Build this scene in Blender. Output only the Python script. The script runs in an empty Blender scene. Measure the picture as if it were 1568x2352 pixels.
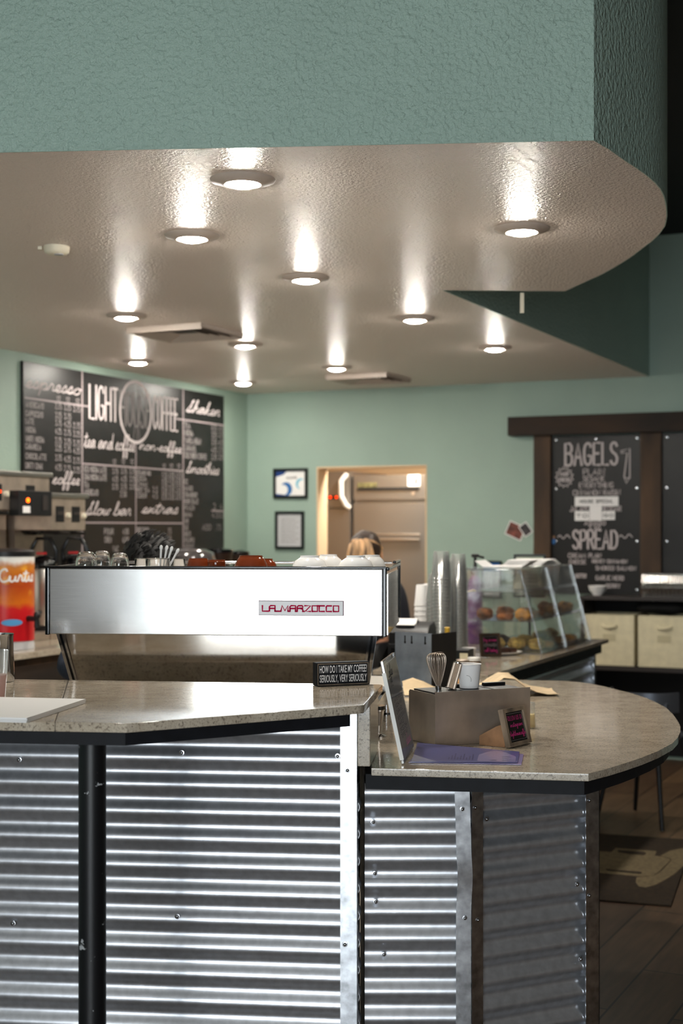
import bpy, bmesh, math, random
from mathutils import Vector, Matrix
from math import sin, cos, pi, radians, atan2, sqrt

# ------------------------------------------------------------------ camera, world, exposure
SC = bpy.context.scene
COL = SC.collection
CAM_Z, FPX, HX, HY = 1.5, 3267.0, 784.0, 1215.0
cam_d = bpy.data.cameras.new('camera')
cam_d.lens = 50.0; cam_d.sensor_width = 36.0; cam_d.sensor_fit = 'AUTO'
cam_d.shift_y = (HY - 1176.0) / 2352.0
cam_d.clip_start = 0.05
cam_d.dof.use_dof = True; cam_d.dof.focus_distance = 3.7; cam_d.dof.aperture_fstop = 3.4
cam = bpy.data.objects.new('camera', cam_d); COL.objects.link(cam)
cam.location = (0, 0, CAM_Z); cam.rotation_euler = (pi/2, 0, 0)
SC.camera = cam
SC.view_settings.view_transform = 'Standard'; SC.view_settings.look = 'None'
SC.view_settings.gamma = 1.0; SC.view_settings.exposure = 0.12
SC.view_settings.use_curve_mapping = False
WORLD_STRENGTH = 14.0
world = bpy.data.worlds.new('daylight'); SC.world = world; world.use_nodes = True
bg = world.node_tree.nodes['Background']
bg.inputs[0].default_value = (0.91, 0.955, 1.0, 1); bg.inputs[1].default_value = WORLD_STRENGTH
BULB = 490.0                      # downlight glow
# daylight enters through the storefront windows behind the camera (window_1)
WIN = [(-2.85, 0.0)]; WIN_Z = (0.06, 2.75); FRONT_Y = -4.0
for i, (a, b) in enumerate(WIN):
    ld = bpy.data.lights.new('window_daylight', 'AREA'); ld.shape = 'RECTANGLE'
    ld.size = b - a; ld.size_y = WIN_Z[1] - WIN_Z[0]; ld.cycles.is_portal = True
    lo = bpy.data.objects.new('window_daylight', ld); COL.objects.link(lo)
    lo.location = ((a+b)/2, FRONT_Y - 0.06, sum(WIN_Z)/2); lo.rotation_euler = (pi/2, 0, 0)   # facing +Y
kl = bpy.data.lights.new('kitchen_lamp_light', 'AREA'); kl.energy = 48; kl.size = 0.6; kl.color = (1, .93, .82)
klo = bpy.data.objects.new('kitchen_lamp_light', kl); COL.objects.link(klo)

# ------------------------------------------------------------------ helpers
def lin(c):
    return tuple(((v/255.0)/12.92 if v/255.0 <= .04045 else (((v/255.0)+.055)/1.055)**2.4) for v in c) + (1.0,)

MATS = {}
def mat(name, rgb, rough=.5, metal=0.0, var=0.0, vscale=6.0, bump=None, spec=.5, emit=None, coat=0.0, trans=0.0, ior=1.45, aniso=0.0, stretch=None):
    m = bpy.data.materials.new(name); m.use_nodes = True
    nt = m.node_tree; n = nt.nodes; b = n['Principled BSDF']
    b.inputs['Base Color'].default_value = lin(rgb); b.inputs['Roughness'].default_value = rough
    b.inputs['Metallic'].default_value = metal; b.inputs['Specular IOR Level'].default_value = spec
    b.inputs['Coat Weight'].default_value = coat; b.inputs['Transmission Weight'].default_value = trans
    b.inputs['IOR'].default_value = ior
    if aniso: b.inputs['Anisotropic'].default_value = aniso
    if emit:
        b.inputs['Emission Color'].default_value = lin(emit[0]); b.inputs['Emission Strength'].default_value = emit[1]
    tc = n.new('ShaderNodeTexCoord'); mp = n.new('ShaderNodeMapping')
    nt.links.new(tc.outputs['Object'], mp.inputs[0])
    if stretch: mp.inputs['Scale'].default_value = stretch
    if var:
        t = n.new('ShaderNodeTexNoise'); t.inputs['Scale'].default_value = vscale; t.inputs['Detail'].default_value = 4
        nt.links.new(mp.outputs[0], t.inputs['Vector'])
        r = n.new('ShaderNodeValToRGB')
        r.color_ramp.elements[0].position = .3; r.color_ramp.elements[1].position = .7
        r.color_ramp.elements[0].color = lin(tuple(v*(1-var) for v in rgb))
        r.color_ramp.elements[1].color = lin(tuple(min(255, v*(1+var)) for v in rgb))
        nt.links.new(t.outputs[0], r.inputs[0]); nt.links.new(r.outputs[0], b.inputs['Base Color'])
    if bump:
        t2 = n.new('ShaderNodeTexNoise'); t2.inputs['Scale'].default_value = bump[0]; t2.inputs['Detail'].default_value = bump[3] if len(bump) > 3 else 3
        nt.links.new(mp.outputs[0], t2.inputs['Vector'])
        bp = n.new('ShaderNodeBump'); bp.inputs['Strength'].default_value = bump[1]; bp.inputs['Distance'].default_value = bump[2]
        nt.links.new(t2.outputs[0], bp.inputs['Height']); nt.links.new(bp.outputs[0], b.inputs['Normal'])
    MATS[name] = m
    return m

def clear(name, tint=(245, 248, 248), haze=0.0, base=.03, edge=.35, rough=.03):
    """thin clear sheet: lets light straight through, reflects by angle, a little white haze"""
    m = bpy.data.materials.new(name); m.use_nodes = True; nt = m.node_tree; n = nt.nodes
    n.remove(n['Principled BSDF']); out = n['Material Output']
    tr = n.new('ShaderNodeBsdfTransparent'); tr.inputs[0].default_value = lin(tint)
    gl = n.new('ShaderNodeBsdfGlossy'); gl.inputs['Roughness'].default_value = rough; gl.inputs[0].default_value = (1, 1, 1, 1)
    lw = n.new('ShaderNodeLayerWeight'); lw.inputs[0].default_value = .35
    mr = n.new('ShaderNodeMapRange'); mr.inputs['To Min'].default_value = base; mr.inputs['To Max'].default_value = edge
    nt.links.new(lw.outputs['Fresnel'], mr.inputs[0])
    mx = n.new('ShaderNodeMixShader'); nt.links.new(mr.outputs[0], mx.inputs[0])
    nt.links.new(tr.outputs[0], mx.inputs[1]); nt.links.new(gl.outputs[0], mx.inputs[2])
    last = mx
    if haze:
        d0 = n.new('ShaderNodeBsdfDiffuse'); d0.inputs[0].default_value = lin((245, 247, 247)); d1 = n.new('ShaderNodeBsdfTranslucent'); d1.inputs[0].default_value = lin((245, 247, 247)); df = n.new('ShaderNodeMixShader'); nt.links.new(d0.outputs[0], df.inputs[1]); nt.links.new(d1.outputs[0], df.inputs[2])
        m2 = n.new('ShaderNodeMixShader'); m2.inputs[0].default_value = haze
        nt.links.new(mx.outputs[0], m2.inputs[1]); nt.links.new(df.outputs[0], m2.inputs[2]); last = m2
    nt.links.new(last.outputs[0], out.inputs[0]); MATS[name] = m
    return m

class MB:
    """collects shapes into one bmesh"""
    def __init__(s, M=None):
        s.bev = False; s.bm = bmesh.new(); s.M = M or Matrix.Identity(4)
    def v(s, co): return s.bm.verts.new(s.M @ Vector(co))
    def face(s, vs):
        try: return s.bm.faces.new(vs)
        except ValueError: return None
    def poly(s, pts): return s.face([s.v(p) for p in pts])
    def box(s, x0, x1, y0, y1, z0, z1, bevel=0.0):
        n0 = set(s.bm.verts)
        c = [s.v((x, y, z)) for z in (z0, z1) for y in (y0, y1) for x in (x0, x1)]
        F = [(0, 2, 3, 1), (4, 5, 7, 6), (0, 1, 5, 4), (2, 6, 7, 3), (0, 4, 6, 2), (1, 3, 7, 5)]
        fs = [s.face([c[i] for i in f]) for f in F]
        if bevel:
            s.bev = True; es = list({e for f in fs for e in f.edges})
            bmesh.ops.bevel(s.bm, geom=es, offset=bevel, segments=2, affect='EDGES', profile=.6)
        return s
    def prism(s, poly, z0, z1, axis='z', bevel=0.0):
        """poly in the plane; axis z: (x,y)->extrude z, y: (x,z)->extrude y, x: (y,z)->extrude x"""
        def mk(p, h): return (p[0], p[1], h) if axis == 'z' else ((p[0], h, p[1]) if axis == 'y' else (h, p[0], p[1]))
        A = [s.v(mk(p, z0)) for p in poly]; B = [s.v(mk(p, z1)) for p in poly]
        n = len(poly); fs = [s.face(A[::-1]), s.face(B)]
        for i in range(n): fs.append(s.face([A[i], A[(i+1) % n], B[(i+1) % n], B[i]]))
        if bevel:
            s.bev = True; es = list({e for f in fs[:2] for e in f.edges})
            bmesh.ops.bevel(s.bm, geom=es, offset=bevel, segments=2, affect='EDGES', profile=.6)
        return s
    def lathe(s, prof, seg=32, c=(0, 0, 0), R=None, cap=True):
        """prof: (r, z) list bottom to top"""
        R = R or Matrix.Identity(3); c = Vector(c); rings = []
        for r, z in prof:
            if r < 1e-6: rings.append([s.v(c + R @ Vector((0, 0, z)))])
            else: rings.append([s.v(c + R @ Vector((r*cos(2*pi*k/seg), r*sin(2*pi*k/seg), z))) for k in range(seg)])
        for a, b in zip(rings, rings[1:]):
            for k in range(seg):
                k2 = (k+1) % seg
                if len(a) == 1 and len(b) == 1: continue
                if len(a) == 1: s.face([a[0], b[k2], b[k]])
                elif len(b) == 1: s.face([a[k], a[k2], b[0]])
                else: s.face([a[k], a[k2], b[k2], b[k]])
        if cap:
            if len(rings[0]) > 1: s.face(rings[0][::-1])
            if len(rings[-1]) > 1: s.face(rings[-1])
        return s
    def tube(s, pts, r, seg=10, cap=True, closed=False):
        pts = [Vector(p) for p in pts]; n = len(pts); rings = []
        rs = r if isinstance(r, (list, tuple)) else [r]*n
        up = None
        for i, p in enumerate(pts):
            if closed: t = pts[(i+1) % n] - pts[i-1]
            else: t = pts[min(i+1, n-1)] - pts[max(i-1, 0)]
            t = t.normalized() if t.length > 1e-9 else Vector((0, 0, 1))
            if up is None: up = Vector((0, 0, 1)) if abs(t.z) < .9 else Vector((1, 0, 0))
            a = t.cross(up)
            if a.length < 1e-6: a = t.orthogonal()
            a.normalize(); b = a.cross(t).normalized(); up = b
            rings.append([s.v(p + (a*cos(2*pi*k/seg) + b*sin(2*pi*k/seg))*rs[i]) for k in range(seg)])
        pr = list(zip(rings, rings[1:])) + ([(rings[-1], rings[0])] if closed else [])
        for A, B in pr:
            for k in range(seg): s.face([A[k], A[(k+1) % seg], B[(k+1) % seg], B[k]])
        if cap and not closed: s.face(rings[0][::-1]); s.face(rings[-1])
        return s
    def ell(s, c, rx, ry, rz, seg=20, rings=12, f=None, R=None):
        R = R or Matrix.Identity(3); c = Vector(c); rows = []
        for i in range(rings+1):
            th = pi*i/rings; row = []
            for k in range(1 if i in (0, rings) else seg):
                ph = 2*pi*k/seg; d = Vector((sin(th)*cos(ph), sin(th)*sin(ph), -cos(th)))
                q = f(d) if f else 1.0
                row.append(s.v(c + R @ Vector((d.x*rx*q, d.y*ry*q, d.z*rz*q))))
            rows.append(row)
        for a, b in zip(rows, rows[1:]):
            for k in range(seg):
                k2 = (k+1) % seg
                if len(a) == 1: s.face([a[0], b[k2], b[k]])
                elif len(b) == 1: s.face([a[k], a[k2], b[0]])
                else: s.face([a[k], a[k2], b[k2], b[k]])
        return s
    def ribbon(s, pts, w, y=0.0):
        """flat painted stroke in the local xz plane at depth y"""
        pts = [Vector((p[0], p[1])) for p in pts]
        if len(pts) < 2: return s
        L = []; Rr = []
        n = len(pts)
        for i, p in enumerate(pts):
            t = pts[min(i+1, n-1)] - pts[max(i-1, 0)]
            if t.length < 1e-9: t = Vector((1, 0))
            t.normalize(); nn = Vector((-t.y, t.x))*w/2
            e = t*w*.3*(-1 if i == 0 else (1 if i == n-1 else 0))
            L.append(s.v((p.x+nn.x+e.x, y, p.y+nn.y+e.y))); Rr.append(s.v((p.x-nn.x+e.x, y, p.y-nn.y+e.y)))
        for i in range(n-1): s.face([L[i], Rr[i], Rr[i+1], L[i+1]])
        return s
    def build(s, name, material, parent=None, world=False, smooth=True, angle=None):
        angle = angle or (35 if s.bev else 50)
        bmesh.ops.recalc_face_normals(s.bm, faces=s.bm.faces[:])
        me = bpy.data.meshes.new(name); s.bm.to_mesh(me); s.bm.free()
        if world and parent is not None: me.transform(parent.matrix_basis.inverted())
        if smooth:
            me.polygons.foreach_set('use_smooth', [True]*len(me.polygons))
            try: me.set_sharp_from_angle(angle=radians(angle))
            except Exception: pass
        me.materials.append(MATS[material] if isinstance(material, str) else material)
        o = bpy.data.objects.new(name, me); COL.objects.link(o)
        if parent is not None: o.parent = parent
        if s.bev and smooth:
            wn = o.modifiers.new('even_normals', 'WEIGHTED_NORMAL'); wn.keep_sharp = True; wn.weight = 100
        return o

def thing(name, label, cat, loc=(0, 0, 0), rz=0.0, group=None):
    o = bpy.data.objects.new(name, None); COL.objects.link(o)
    o.empty_display_size = .05
    o.location = loc; o.rotation_euler = (0, 0, rz)
    o.matrix_basis = Matrix.Translation(Vector(loc)) @ Matrix.Rotation(rz, 4, 'Z')
    return tag(o, label, cat, group)
def tag(o, label, cat, group=None):
    o['label'] = label; o['category'] = cat
    if group: o['group'] = group
    return o
def place(o, loc, rz=0.0):
    o.location = loc; o.rotation_euler = (0, 0, rz); return o
def struct(o):
    o['kind'] = 'structure'; return o
def dup(root, loc, rz, label, group=None, scale=None):
    r = root.copy(); COL.objects.link(r); r.location = loc; r.rotation_euler = (0, 0, rz); r['label'] = label
    if group: r['group'] = group
    if scale: r.scale = scale
    for ch in list(root.children):
        c = ch.copy(); COL.objects.link(c); c.parent = r
        for g in list(ch.children):
            d = g.copy(); COL.objects.link(d); d.parent = c
    return r

def ray(px, py): return Vector(((px-HX)/FPX, 1.0, (HY-py)/FPX))
def on_z(px, py, z):
    r = ray(px, py); k = (z-CAM_Z)/r.z; return Vector((r.x*k, k, z))
def at(px, py, d):
    r = ray(px, py); return Vector((r.x*d, d, CAM_Z + r.z*d))

# strokes: a hand lettering alphabet (unit height capitals)
CAPS = {
'A': (.46, [[(0, 0), (.23, 1), (.46, 0)], [(.08, .36), (.38, .36)]]),
'B': (.42, [[(0, 0), (0, 1), (.28, 1), (.4, .86), (.4, .68), (.28, .54), (0, .54)], [(.28, .54), (.42, .42), (.42, .14), (.3, 0), (0, 0)]]),
'C': (.42, [[(.42, .82), (.34, .97), (.2, 1), (.06, .9), (0, .7), (0, .3), (.06, .1), (.2, 0), (.34, .03), (.42, .2)]]),
'D': (.44, [[(0, 0), (0, 1), (.24, .97), (.4, .8), (.44, .5), (.4, .2), (.24, .03), (0, 0)]]),
'E': (.38, [[(.38, 1), (0, 1), (0, 0), (.38, 0)], [(0, .52), (.3, .52)]]),
'F': (.36, [[(.36, 1), (0, 1), (0, 0)], [(0, .52), (.3, .52)]]),
'G': (.44, [[(.42, .82), (.34, .97), (.2, 1), (.06, .9), (0, .7), (0, .3), (.06, .1), (.2, 0), (.36, .06), (.43, .2), (.43, .42), (.25, .42)]]),
'H': (.44, [[(0, 0), (0, 1)], [(.44, 0), (.44, 1)], [(0, .52), (.44, .52)]]),
'I': (.06, [[(.03, 0), (.03, 1)]]),
'J': (.34, [[(.34, 1), (.34, .22), (.26, .03), (.13, 0), (.02, .1), (0, .25)]]),
'K': (.42, [[(0, 0), (0, 1)], [(.4, 1), (.02, .45), (.42, 0)]]),
'L': (.36, [[(0, 1), (0, 0), (.36, 0)]]),
'M': (.54, [[(0, 0), (.04, 1), (.27, .3), (.5, 1), (.54, 0)]]),
'N': (.44, [[(0, 0), (0, 1), (.44, 0), (.44, 1)]]),
'O': (.46, [[(.23, 1), (.07, .9), (0, .65), (0, .35), (.07, .1), (.23, 0), (.39, .1), (.46, .35), (.46, .65), (.39, .9), (.23, 1)]]),
'P': (.4, [[(0, 0), (0, 1), (.27, 1), (.4, .87), (.4, .6), (.27, .46), (0, .46)]]),
'R': (.42, [[(0, 0), (0, 1), (.27, 1), (.4, .87), (.4, .64), (.27, .5), (0, .5)], [(.2, .5), (.42, 0)]]),
'S': (.4, [[(.38, .84), (.3, .98), (.16, 1), (.03, .9), (.01, .72), (.1, .58), (.3, .46), (.4, .3), (.37, .1), (.24, 0), (.1, .02), (0, .17)]]),
'T': (.42, [[(0, 1), (.42, 1)], [(.21, 1), (.21, 0)]]),
'U': (.44, [[(0, 1), (0, .25), (.08, .05), (.22, 0), (.36, .05), (.44, .25), (.44, 1)]]),
'V': (.44, [[(0, 1), (.22, 0), (.44, 1)]]),
'W': (.6, [[(0, 1), (.14, 0), (.3, .7), (.46, 0), (.6, 1)]]),
'X': (.42, [[(0, 0), (.42, 1)], [(0, 1), (.42, 0)]]),
'Y': (.42, [[(0, 1), (.21, .5), (.42, 1)], [(.21, .5), (.21, 0)]]),
'Z': (.4, [[(0, 1), (.4, 1), (0, 0), (.4, 0)]]),
'0': (.36, [[(.18, 1), (.04, .85), (0, .5), (.04, .15), (.18, 0), (.32, .15), (.36, .5), (.32, .85), (.18, 1)]]),
'1': (.16, [[(0, .8), (.12, 1), (.12, 0)]]),
'2': (.36, [[(.02, .8), (.1, .97), (.25, .97), (.35, .8), (.3, .55), (0, 0), (.36, 0)]]),
'3': (.36, [[(.02, .88), (.15, 1), (.3, .92), (.33, .72), (.2, .54), (.34, .4), (.34, .12), (.18, 0), (.02, .1)]]),
'4': (.38, [[(.28, 0), (.28, 1), (0, .32), (.38, .32)]]),
'5': (.36, [[(.34, 1), (.06, 1), (.03, .56), (.2, .62), (.35, .45), (.33, .12), (.18, 0), (.02, .08)]]),
'6': (.36, [[(.3, 1), (.1, .7), (0, .35), (.06, .06), (.2, 0), (.34, .12), (.34, .4), (.2, .52), (.04, .4)]]),
'8': (.36, [[(.18, .54), (.04, .68), (.06, .92), (.18, 1), (.3, .92), (.32, .68), (.18, .54), (.02, .35), (.04, .08), (.18, 0), (.32, .08), (.34, .35), (.18, .54)]]),
'9': (.36, [[(.34, .6), (.2, .46), (.04, .6), (.04, .88), (.18, 1), (.32, .88), (.34, .6), (.28, 0)]]),
'7': (.34, [[(0, 1), (.34, 1), (.1, 0)]]),
'.': (.06, [[(.02, 0), (.05, .04)]]), '-': (.3, [[(.02, .48), (.28, .48)]]), '+': (.3, [[(.02, .4), (.28, .4)], [(.15, .2), (.15, .6)]]),
'@': (.5, [[(.35, .3), (.2, .25), (.14, .45), (.25, .62), (.36, .55), (.35, .3), (.48, .35), (.48, .65), (.3, .85), (.08, .75), (0, .45), (.08, .1), (.3, 0), (.45, .08)]]),
'$': (.36, [[(.34, .8), (.2, .92), (.03, .8), (.05, .6), (.32, .42), (.33, .2), (.18, .08), (.02, .2)], [(.18, 1), (.18, 0)]]),
"'": (.06, [[(.03, 1), (.02, .8)]]),
}
SCRIPT = {
'a': (.42, [(0, .05), (.3, .4), (.18, .46), (.06, .3), (.06, .1), (.16, 0), (.3, .18), (.34, .42), (.33, .1), (.4, .02)]),
'b': (.36, [(0, .05), (.12, .5), (.17, .93), (.1, 1), (.06, .4), (.06, .06), (.18, 0), (.3, .15), (.27, .38), (.34, .36)]),
'c': (.3, [(0, .05), (.22, .36), (.16, .46), (.05, .25), (.08, .05), (.18, 0), (.28, .08)]),
'd': (.42, [(0, .05), (.28, .4), (.16, .46), (.06, .28), (.06, .08), (.16, 0), (.3, .2), (.36, 1), (.34, .3), (.36, .03), (.42, .05)]),
'e': (.28, [(0, .06), (.16, .18), (.22, .36), (.14, .46), (.06, .3), (.07, .08), (.16, 0), (.26, .06)]),
'f': (.26, [(0, .05), (.15, .45), (.22, .9), (.15, 1.02), (.09, .7), (.07, -.35), (.12, -.46), (.17, -.2), (.12, .05), (.24, .08)]),
'g': (.42, [(0, .05), (.3, .4), (.18, .46), (.06, .3), (.08, .05), (.2, .02), (.34, .42), (.3, -.35), (.18, -.46), (.14, -.25), (.4, .05)]),
'h': (.38, [(0, .05), (.13, .6), (.16, 1), (.09, .9), (.06, 0), (.09, .25), (.2, .44), (.28, .35), (.28, .05), (.36, .03)]),
'i': (.2, [(0, .05), (.1, .44), (.09, .08), (.18, .04)]),
'k': (.36, [(0, .05), (.13, .6), (.16, 1), (.09, .9), (.06, 0), (.1, .25), (.24, .42), (.12, .22), (.26, .02), (.36, .05)]),
'l': (.2, [(0, .05), (.14, .6), (.15, 1), (.08, .85), (.08, .1), (.18, .04)]),
'm': (.58, [(0, .05), (.08, .44), (.08, 0), (.12, .3), (.2, .44), (.27, .35), (.27, .02), (.31, .3), (.4, .44), (.47, .35), (.47, .05), (.56, .04)]),
'n': (.42, [(0, .05), (.08, .44), (.08, 0), (.12, .3), (.22, .45), (.3, .35), (.3, .05), (.4, .04)]),
'o': (.34, [(0, .05), (.1, .35), (.2, .46), (.07, .35), (.05, .1), (.15, 0), (.28, .12), (.26, .38), (.2, .43), (.34, .36)]),
'p': (.38, [(0, .05), (.1, .46), (.07, -.46), (.1, .25), (.22, .46), (.32, .3), (.28, .05), (.16, .02), (.36, .06)]),
'r': (.28, [(0, .05), (.08, .44), (.12, .5), (.2, .38), (.2, .08), (.28, .04)]),
's': (.26, [(0, .05), (.15, .52), (.21, .2), (.15, .01), (.05, .05), (.24, .06)]),
't': (.24, [(0, .05), (.12, .5), (.14, .88), (.1, .1), (.16, 0), (.24, .06)]),
'u': (.42, [(0, .05), (.08, .44), (.08, .1), (.16, 0), (.28, .15), (.32, .44), (.31, .08), (.4, .04)]),
'w': (.46, [(0, .05), (.08, .44), (.1, .05), (.2, .05), (.24, .4), (.26, .05), (.36, .08), (.38, .42), (.46, .36)]),
'y': (.42, [(0, .05), (.08, .44), (.1, .1), (.2, .04), (.31, .44), (.28, -.3), (.18, -.46), (.12, -.3), (.4, .05)]),
'x': (.34, [(0, .05), (.1, .44), (.2, .1), (.32, .06)]),
'S': (.4, [(0, .02), (.2, .6), (.3, 1), (.2, .85), (.24, .5), (.28, .2), (.2, 0), (.08, .06), (.36, .05)]),
'C': (.42, [(.38, .8), (.3, 1), (.12, .85), (.05, .4), (.14, .05), (.28, 0), (.42, .1)]),
' ': (.22, None), '-': (.26, None), '.': (.12, None), '@': (.5, None),
}
def catmull(pts, n=5):
    P = [pts[0]] + list(pts) + [pts[-1]]; out = []
    for i in range(1, len(P)-2):
        a, b, c, d = P[i-1], P[i], P[i+1], P[i+2]
        for k in range(n):
            t = k/n; t2 = t*t; t3 = t2*t
            out.append(tuple(.5*((2*b[j]) + (-a[j]+c[j])*t + (2*a[j]-5*b[j]+4*c[j]-d[j])*t2 + (-a[j]+3*b[j]-3*c[j]+d[j])*t3) for j in (0, 1)))
    out.append(tuple(pts[-1])); return out
def caps_strokes(txt, gap=.16):
    x = 0; out = []
    for ch in txt:
        if ch == ' ': x += .34; continue
        w, st = CAPS[ch]
        for l in st: out.append([(x+a, b) for a, b in l])
        x += w + gap
    return out, x - gap
def script_strokes(txt):
    x = 0; out = []; cur = []
    for ch in txt:
        w, p = SCRIPT[ch]
        if p is None:
            if cur: out.append(catmull(cur)); cur = []
            if ch == '-': out.append([(x+.04, .2), (x+.22, .22)])
            if ch == '.': out.append([(x+.03, 0), (x+.06, .03)])
            if ch == '@':
                for l in CAPS['@'][1]: out.append([(x+a*.9, b*.8-.1) for a, b in l])
            x += w; continue
        if ch == 'x': out.append([(x+.02, 0), (x+.28, .44)])
        if ch == 't': out.append([(x-.02, .62), (x+.26, .66)])
        if ch == 'i': out.append([(x+.1, .62), (x+.12, .66)])
        cur += [(x+a, b) for a, b in p]; x += w
    if cur: out.append(catmull(cur))
    return out, x
def write(mb, txt, x0, x1, z, h, w, y, script=False, slant=0.0, keep=False):
    """fit txt between x0 and x1 on baseline z with letter height h"""
    st, W = script_strokes(txt) if script else caps_strokes(txt)
    sx = (x1-x0)/W if W else 1
    if keep: sx = min(sx, h)
    for l in st: mb.ribbon([(x0+(a+slant*b)*sx, z+b*h) for a, b in l], w, y)
    return mb
def font_mesh(txt, size_w, size_h, thick, name, material, parent, M, offset=0.0):
    """printed lettering from the built-in face, squeezed to size_w x size_h, lying in local xz"""
    cu = bpy.data.curves.new('lettering', 'FONT'); cu.body = txt; cu.extrude = 0.0; cu.offset = offset; cu.resolution_u = 3
    cu.align_x = 'LEFT'; cu.space_line = .95
    ob = bpy.data.objects.new('lettering', cu); COL.objects.link(ob)
    dg = bpy.context.evaluated_depsgraph_get(); dg.update()
    me = bpy.data.meshes.new_from_object(ob.evaluated_get(dg)); bpy.data.objects.remove(ob); bpy.data.curves.remove(cu)
    xs = [v.co.x for v in me.vertices]; ys = [v.co.y for v in me.vertices]
    x0, x1, y0, y1 = min(xs), max(xs), min(ys), max(ys)
    for v in me.vertices:
        v.co = M @ Vector(((v.co.x-x0)/(x1-x0)*size_w, -thick, (v.co.y-y0)/(y1-y0)*size_h))
    me.materials.append(MATS[material]); me.name = name
    o = bpy.data.objects.new(name, me); COL.objects.link(o)
    if parent is not None: o.parent = parent
    return o
# ------------------------------------------------------------------ materials
mat('green_paint', (152, 173, 160), .55, bump=(95, .55, .004, 3), var=.03, vscale=2)
mat('fascia_paint', (158, 181, 169), .5, bump=(70, 1.0, .012, 3), var=.02, vscale=2)
mat('soffit_paint', (226, 211, 200), .36, bump=(115, 1.0, .010, 3), spec=.6)
mat('dark_paint', (18, 18, 19), .8)
mat('front_wall_paint', (150, 132, 116), .7)
mat('side_wall_paint', (136, 124, 112), .7)
mat('black_wood', (20, 21, 25), .6, spec=.25, var=.15, vscale=30, bump=(60, .2, .001))
mat('black_steel', (16, 17, 19), .35)
mat('black_plastic', (18, 18, 20), .4)
mat('gloss_black', (8, 9, 12), .12)
mat('matte_black', (10, 10, 11), .8)
mat('galvanised', (204, 206, 211), .3, .84, var=.05, vscale=45, bump=(220, .2, .0002))
mat('galvanised_trim', (196, 199, 204), .26, 1.0, var=.16, vscale=38, bump=(120, .15, .0005))
mat('screw_steel', (190, 192, 196), .2, 1.0)
mat('brushed_steel', (198, 194, 188), .3, 1.0, bump=(30, .06, .0005), stretch=(1, 30, 60))
mat('machine_steel', (205, 204, 202), .17, 1.0, var=.03, vscale=9, stretch=(1, 1, 30))
mat('mirror_steel', (190, 184, 176), .07, 1.0)
mat('chrome', (205, 205, 207), .08, 1.0)
mat('dull_steel', (190, 174, 158), .36, .72, var=.08, vscale=12, bump=(60, .08, .0005))
mat('grey_steel', (138, 147, 160), .38, .55, var=.12, vscale=14)
mat('fridge_steel', (150, 146, 142), .34, .85, bump=(20, .08, .001), stretch=(1, 1, 25))
mat('white_ceramic', (235, 233, 230), .1)
mat('brown_ceramic', (112, 48, 22), .1)
mat('white_plastic', (232, 230, 224), .4)
mat('cream_plastic', (222, 214, 192), .45)
mat('paper', (236, 234, 232), .75)
mat('paper_grey', (190, 190, 192), .75)
mat('kraft_paper', (206, 182, 146), .8, var=.06, vscale=20, bump=(30, .5, .004))
mat('chalkboard', (20, 19, 19), .38, var=.25, vscale=4, spec=.45)
mat('chalk', (190, 180, 180), .8)
mat('chalk_list', (150, 143, 143), .85)
mat('front_ceiling_paint', (205, 200, 194), .7)
mat('chalk_faint', (128, 122, 122), .85)
mat('chalk_white', (232, 228, 226), .8)
mat('rule_paint', (150, 138, 140), .7)
mat('frame_black', (14, 20, 20), .4)
mat('rustic_wood', (64, 47, 32), .7, var=.35, vscale=7, bump=(25, .5, .003), stretch=(1, 1, .25))
mat('beam_wood', (44, 29, 16), .7, var=.35, vscale=7, bump=(25, .5, .003), stretch=(.25, 1, 1))
mat('grey_wood', (122, 106, 88), .7, var=.25, vscale=30, bump=(80, .4, .001), stretch=(1, 1, .3))
mat('brown_card', (150, 112, 80), .7, var=.1, vscale=30)
mat('bin_fabric', (214, 204, 172), .85, var=.04, vscale=20, bump=(90, .3, .002))
mat('bin_label', (188, 178, 146), .85)
mat('shelf_dark', (46, 40, 38), .5)
mat('foil', (205, 203, 200), .25, 1.0, bump=(90, .5, .002))
mat('magenta_ink', (186, 14, 66), .9, spec=.05)
mat('badge_outline', (150, 110, 122), .6)
mat('pink_chalk', (236, 64, 150), .7)
mat('badge_white', (250, 250, 252), .5, .0)
mat('teal_plastic', (92, 196, 204), .35)
mat('purple_plastic', (112, 54, 130), .3)
mat('blue_print', (46, 104, 166), .6)
mat('navy_print', (28, 62, 126), .6)
mat('aqua_print', (112, 186, 208), .6)
mat('red_print', (190, 30, 34), .5)
mat('amber_glass', (86, 58, 24), .12, coat=.5)
mat('gold_cap', (206, 168, 62), .35, .3)
mat('pink_print', (232, 150, 186), .7)
mat('menu_purple', (92, 94, 152), .3, coat=.6)
mat('menu_lilac', (150, 142, 190), .22, coat=.6)
mat('menu_ink', (52, 48, 96), .4)
mat('ink', (40, 40, 44), .7)
mat('denim', (44, 52, 70), .85, bump=(30, .5, .006))
mat('dark_shirt', (30, 32, 40), .85, bump=(30, .4, .005))
mat('skin', (206, 152, 122), .5)
mat('hair_dark', (10, 8, 8), .6, var=.4, vscale=60, bump=(70, .9, .004), stretch=(1, 1, .35))
mat('hair_blonde', (158, 124, 88), .5, var=.55, vscale=38, bump=(60, .9, .006), stretch=(1, 1, .12))
mat('hair_brown', (48, 34, 25), .5, var=.3, vscale=40, bump=(60, .8, .004))
mat('donut', (150, 88, 42), .6, var=.3, vscale=25, bump=(30, .5, .006))
mat('bagel', (196, 138, 66), .5, var=.3, vscale=25, bump=(30, .5, .005))
mat('muffin', (206, 158, 84), .7, var=.35, vscale=40, bump=(50, .8, .008))
mat('chocolate', (58, 32, 20), .6, var=.3, vscale=30, bump=(40, .8, .006))
mat('tan_wall', (216, 190, 154), .7)
mat('kitchen_floor', (120, 100, 82), .5)
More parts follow.
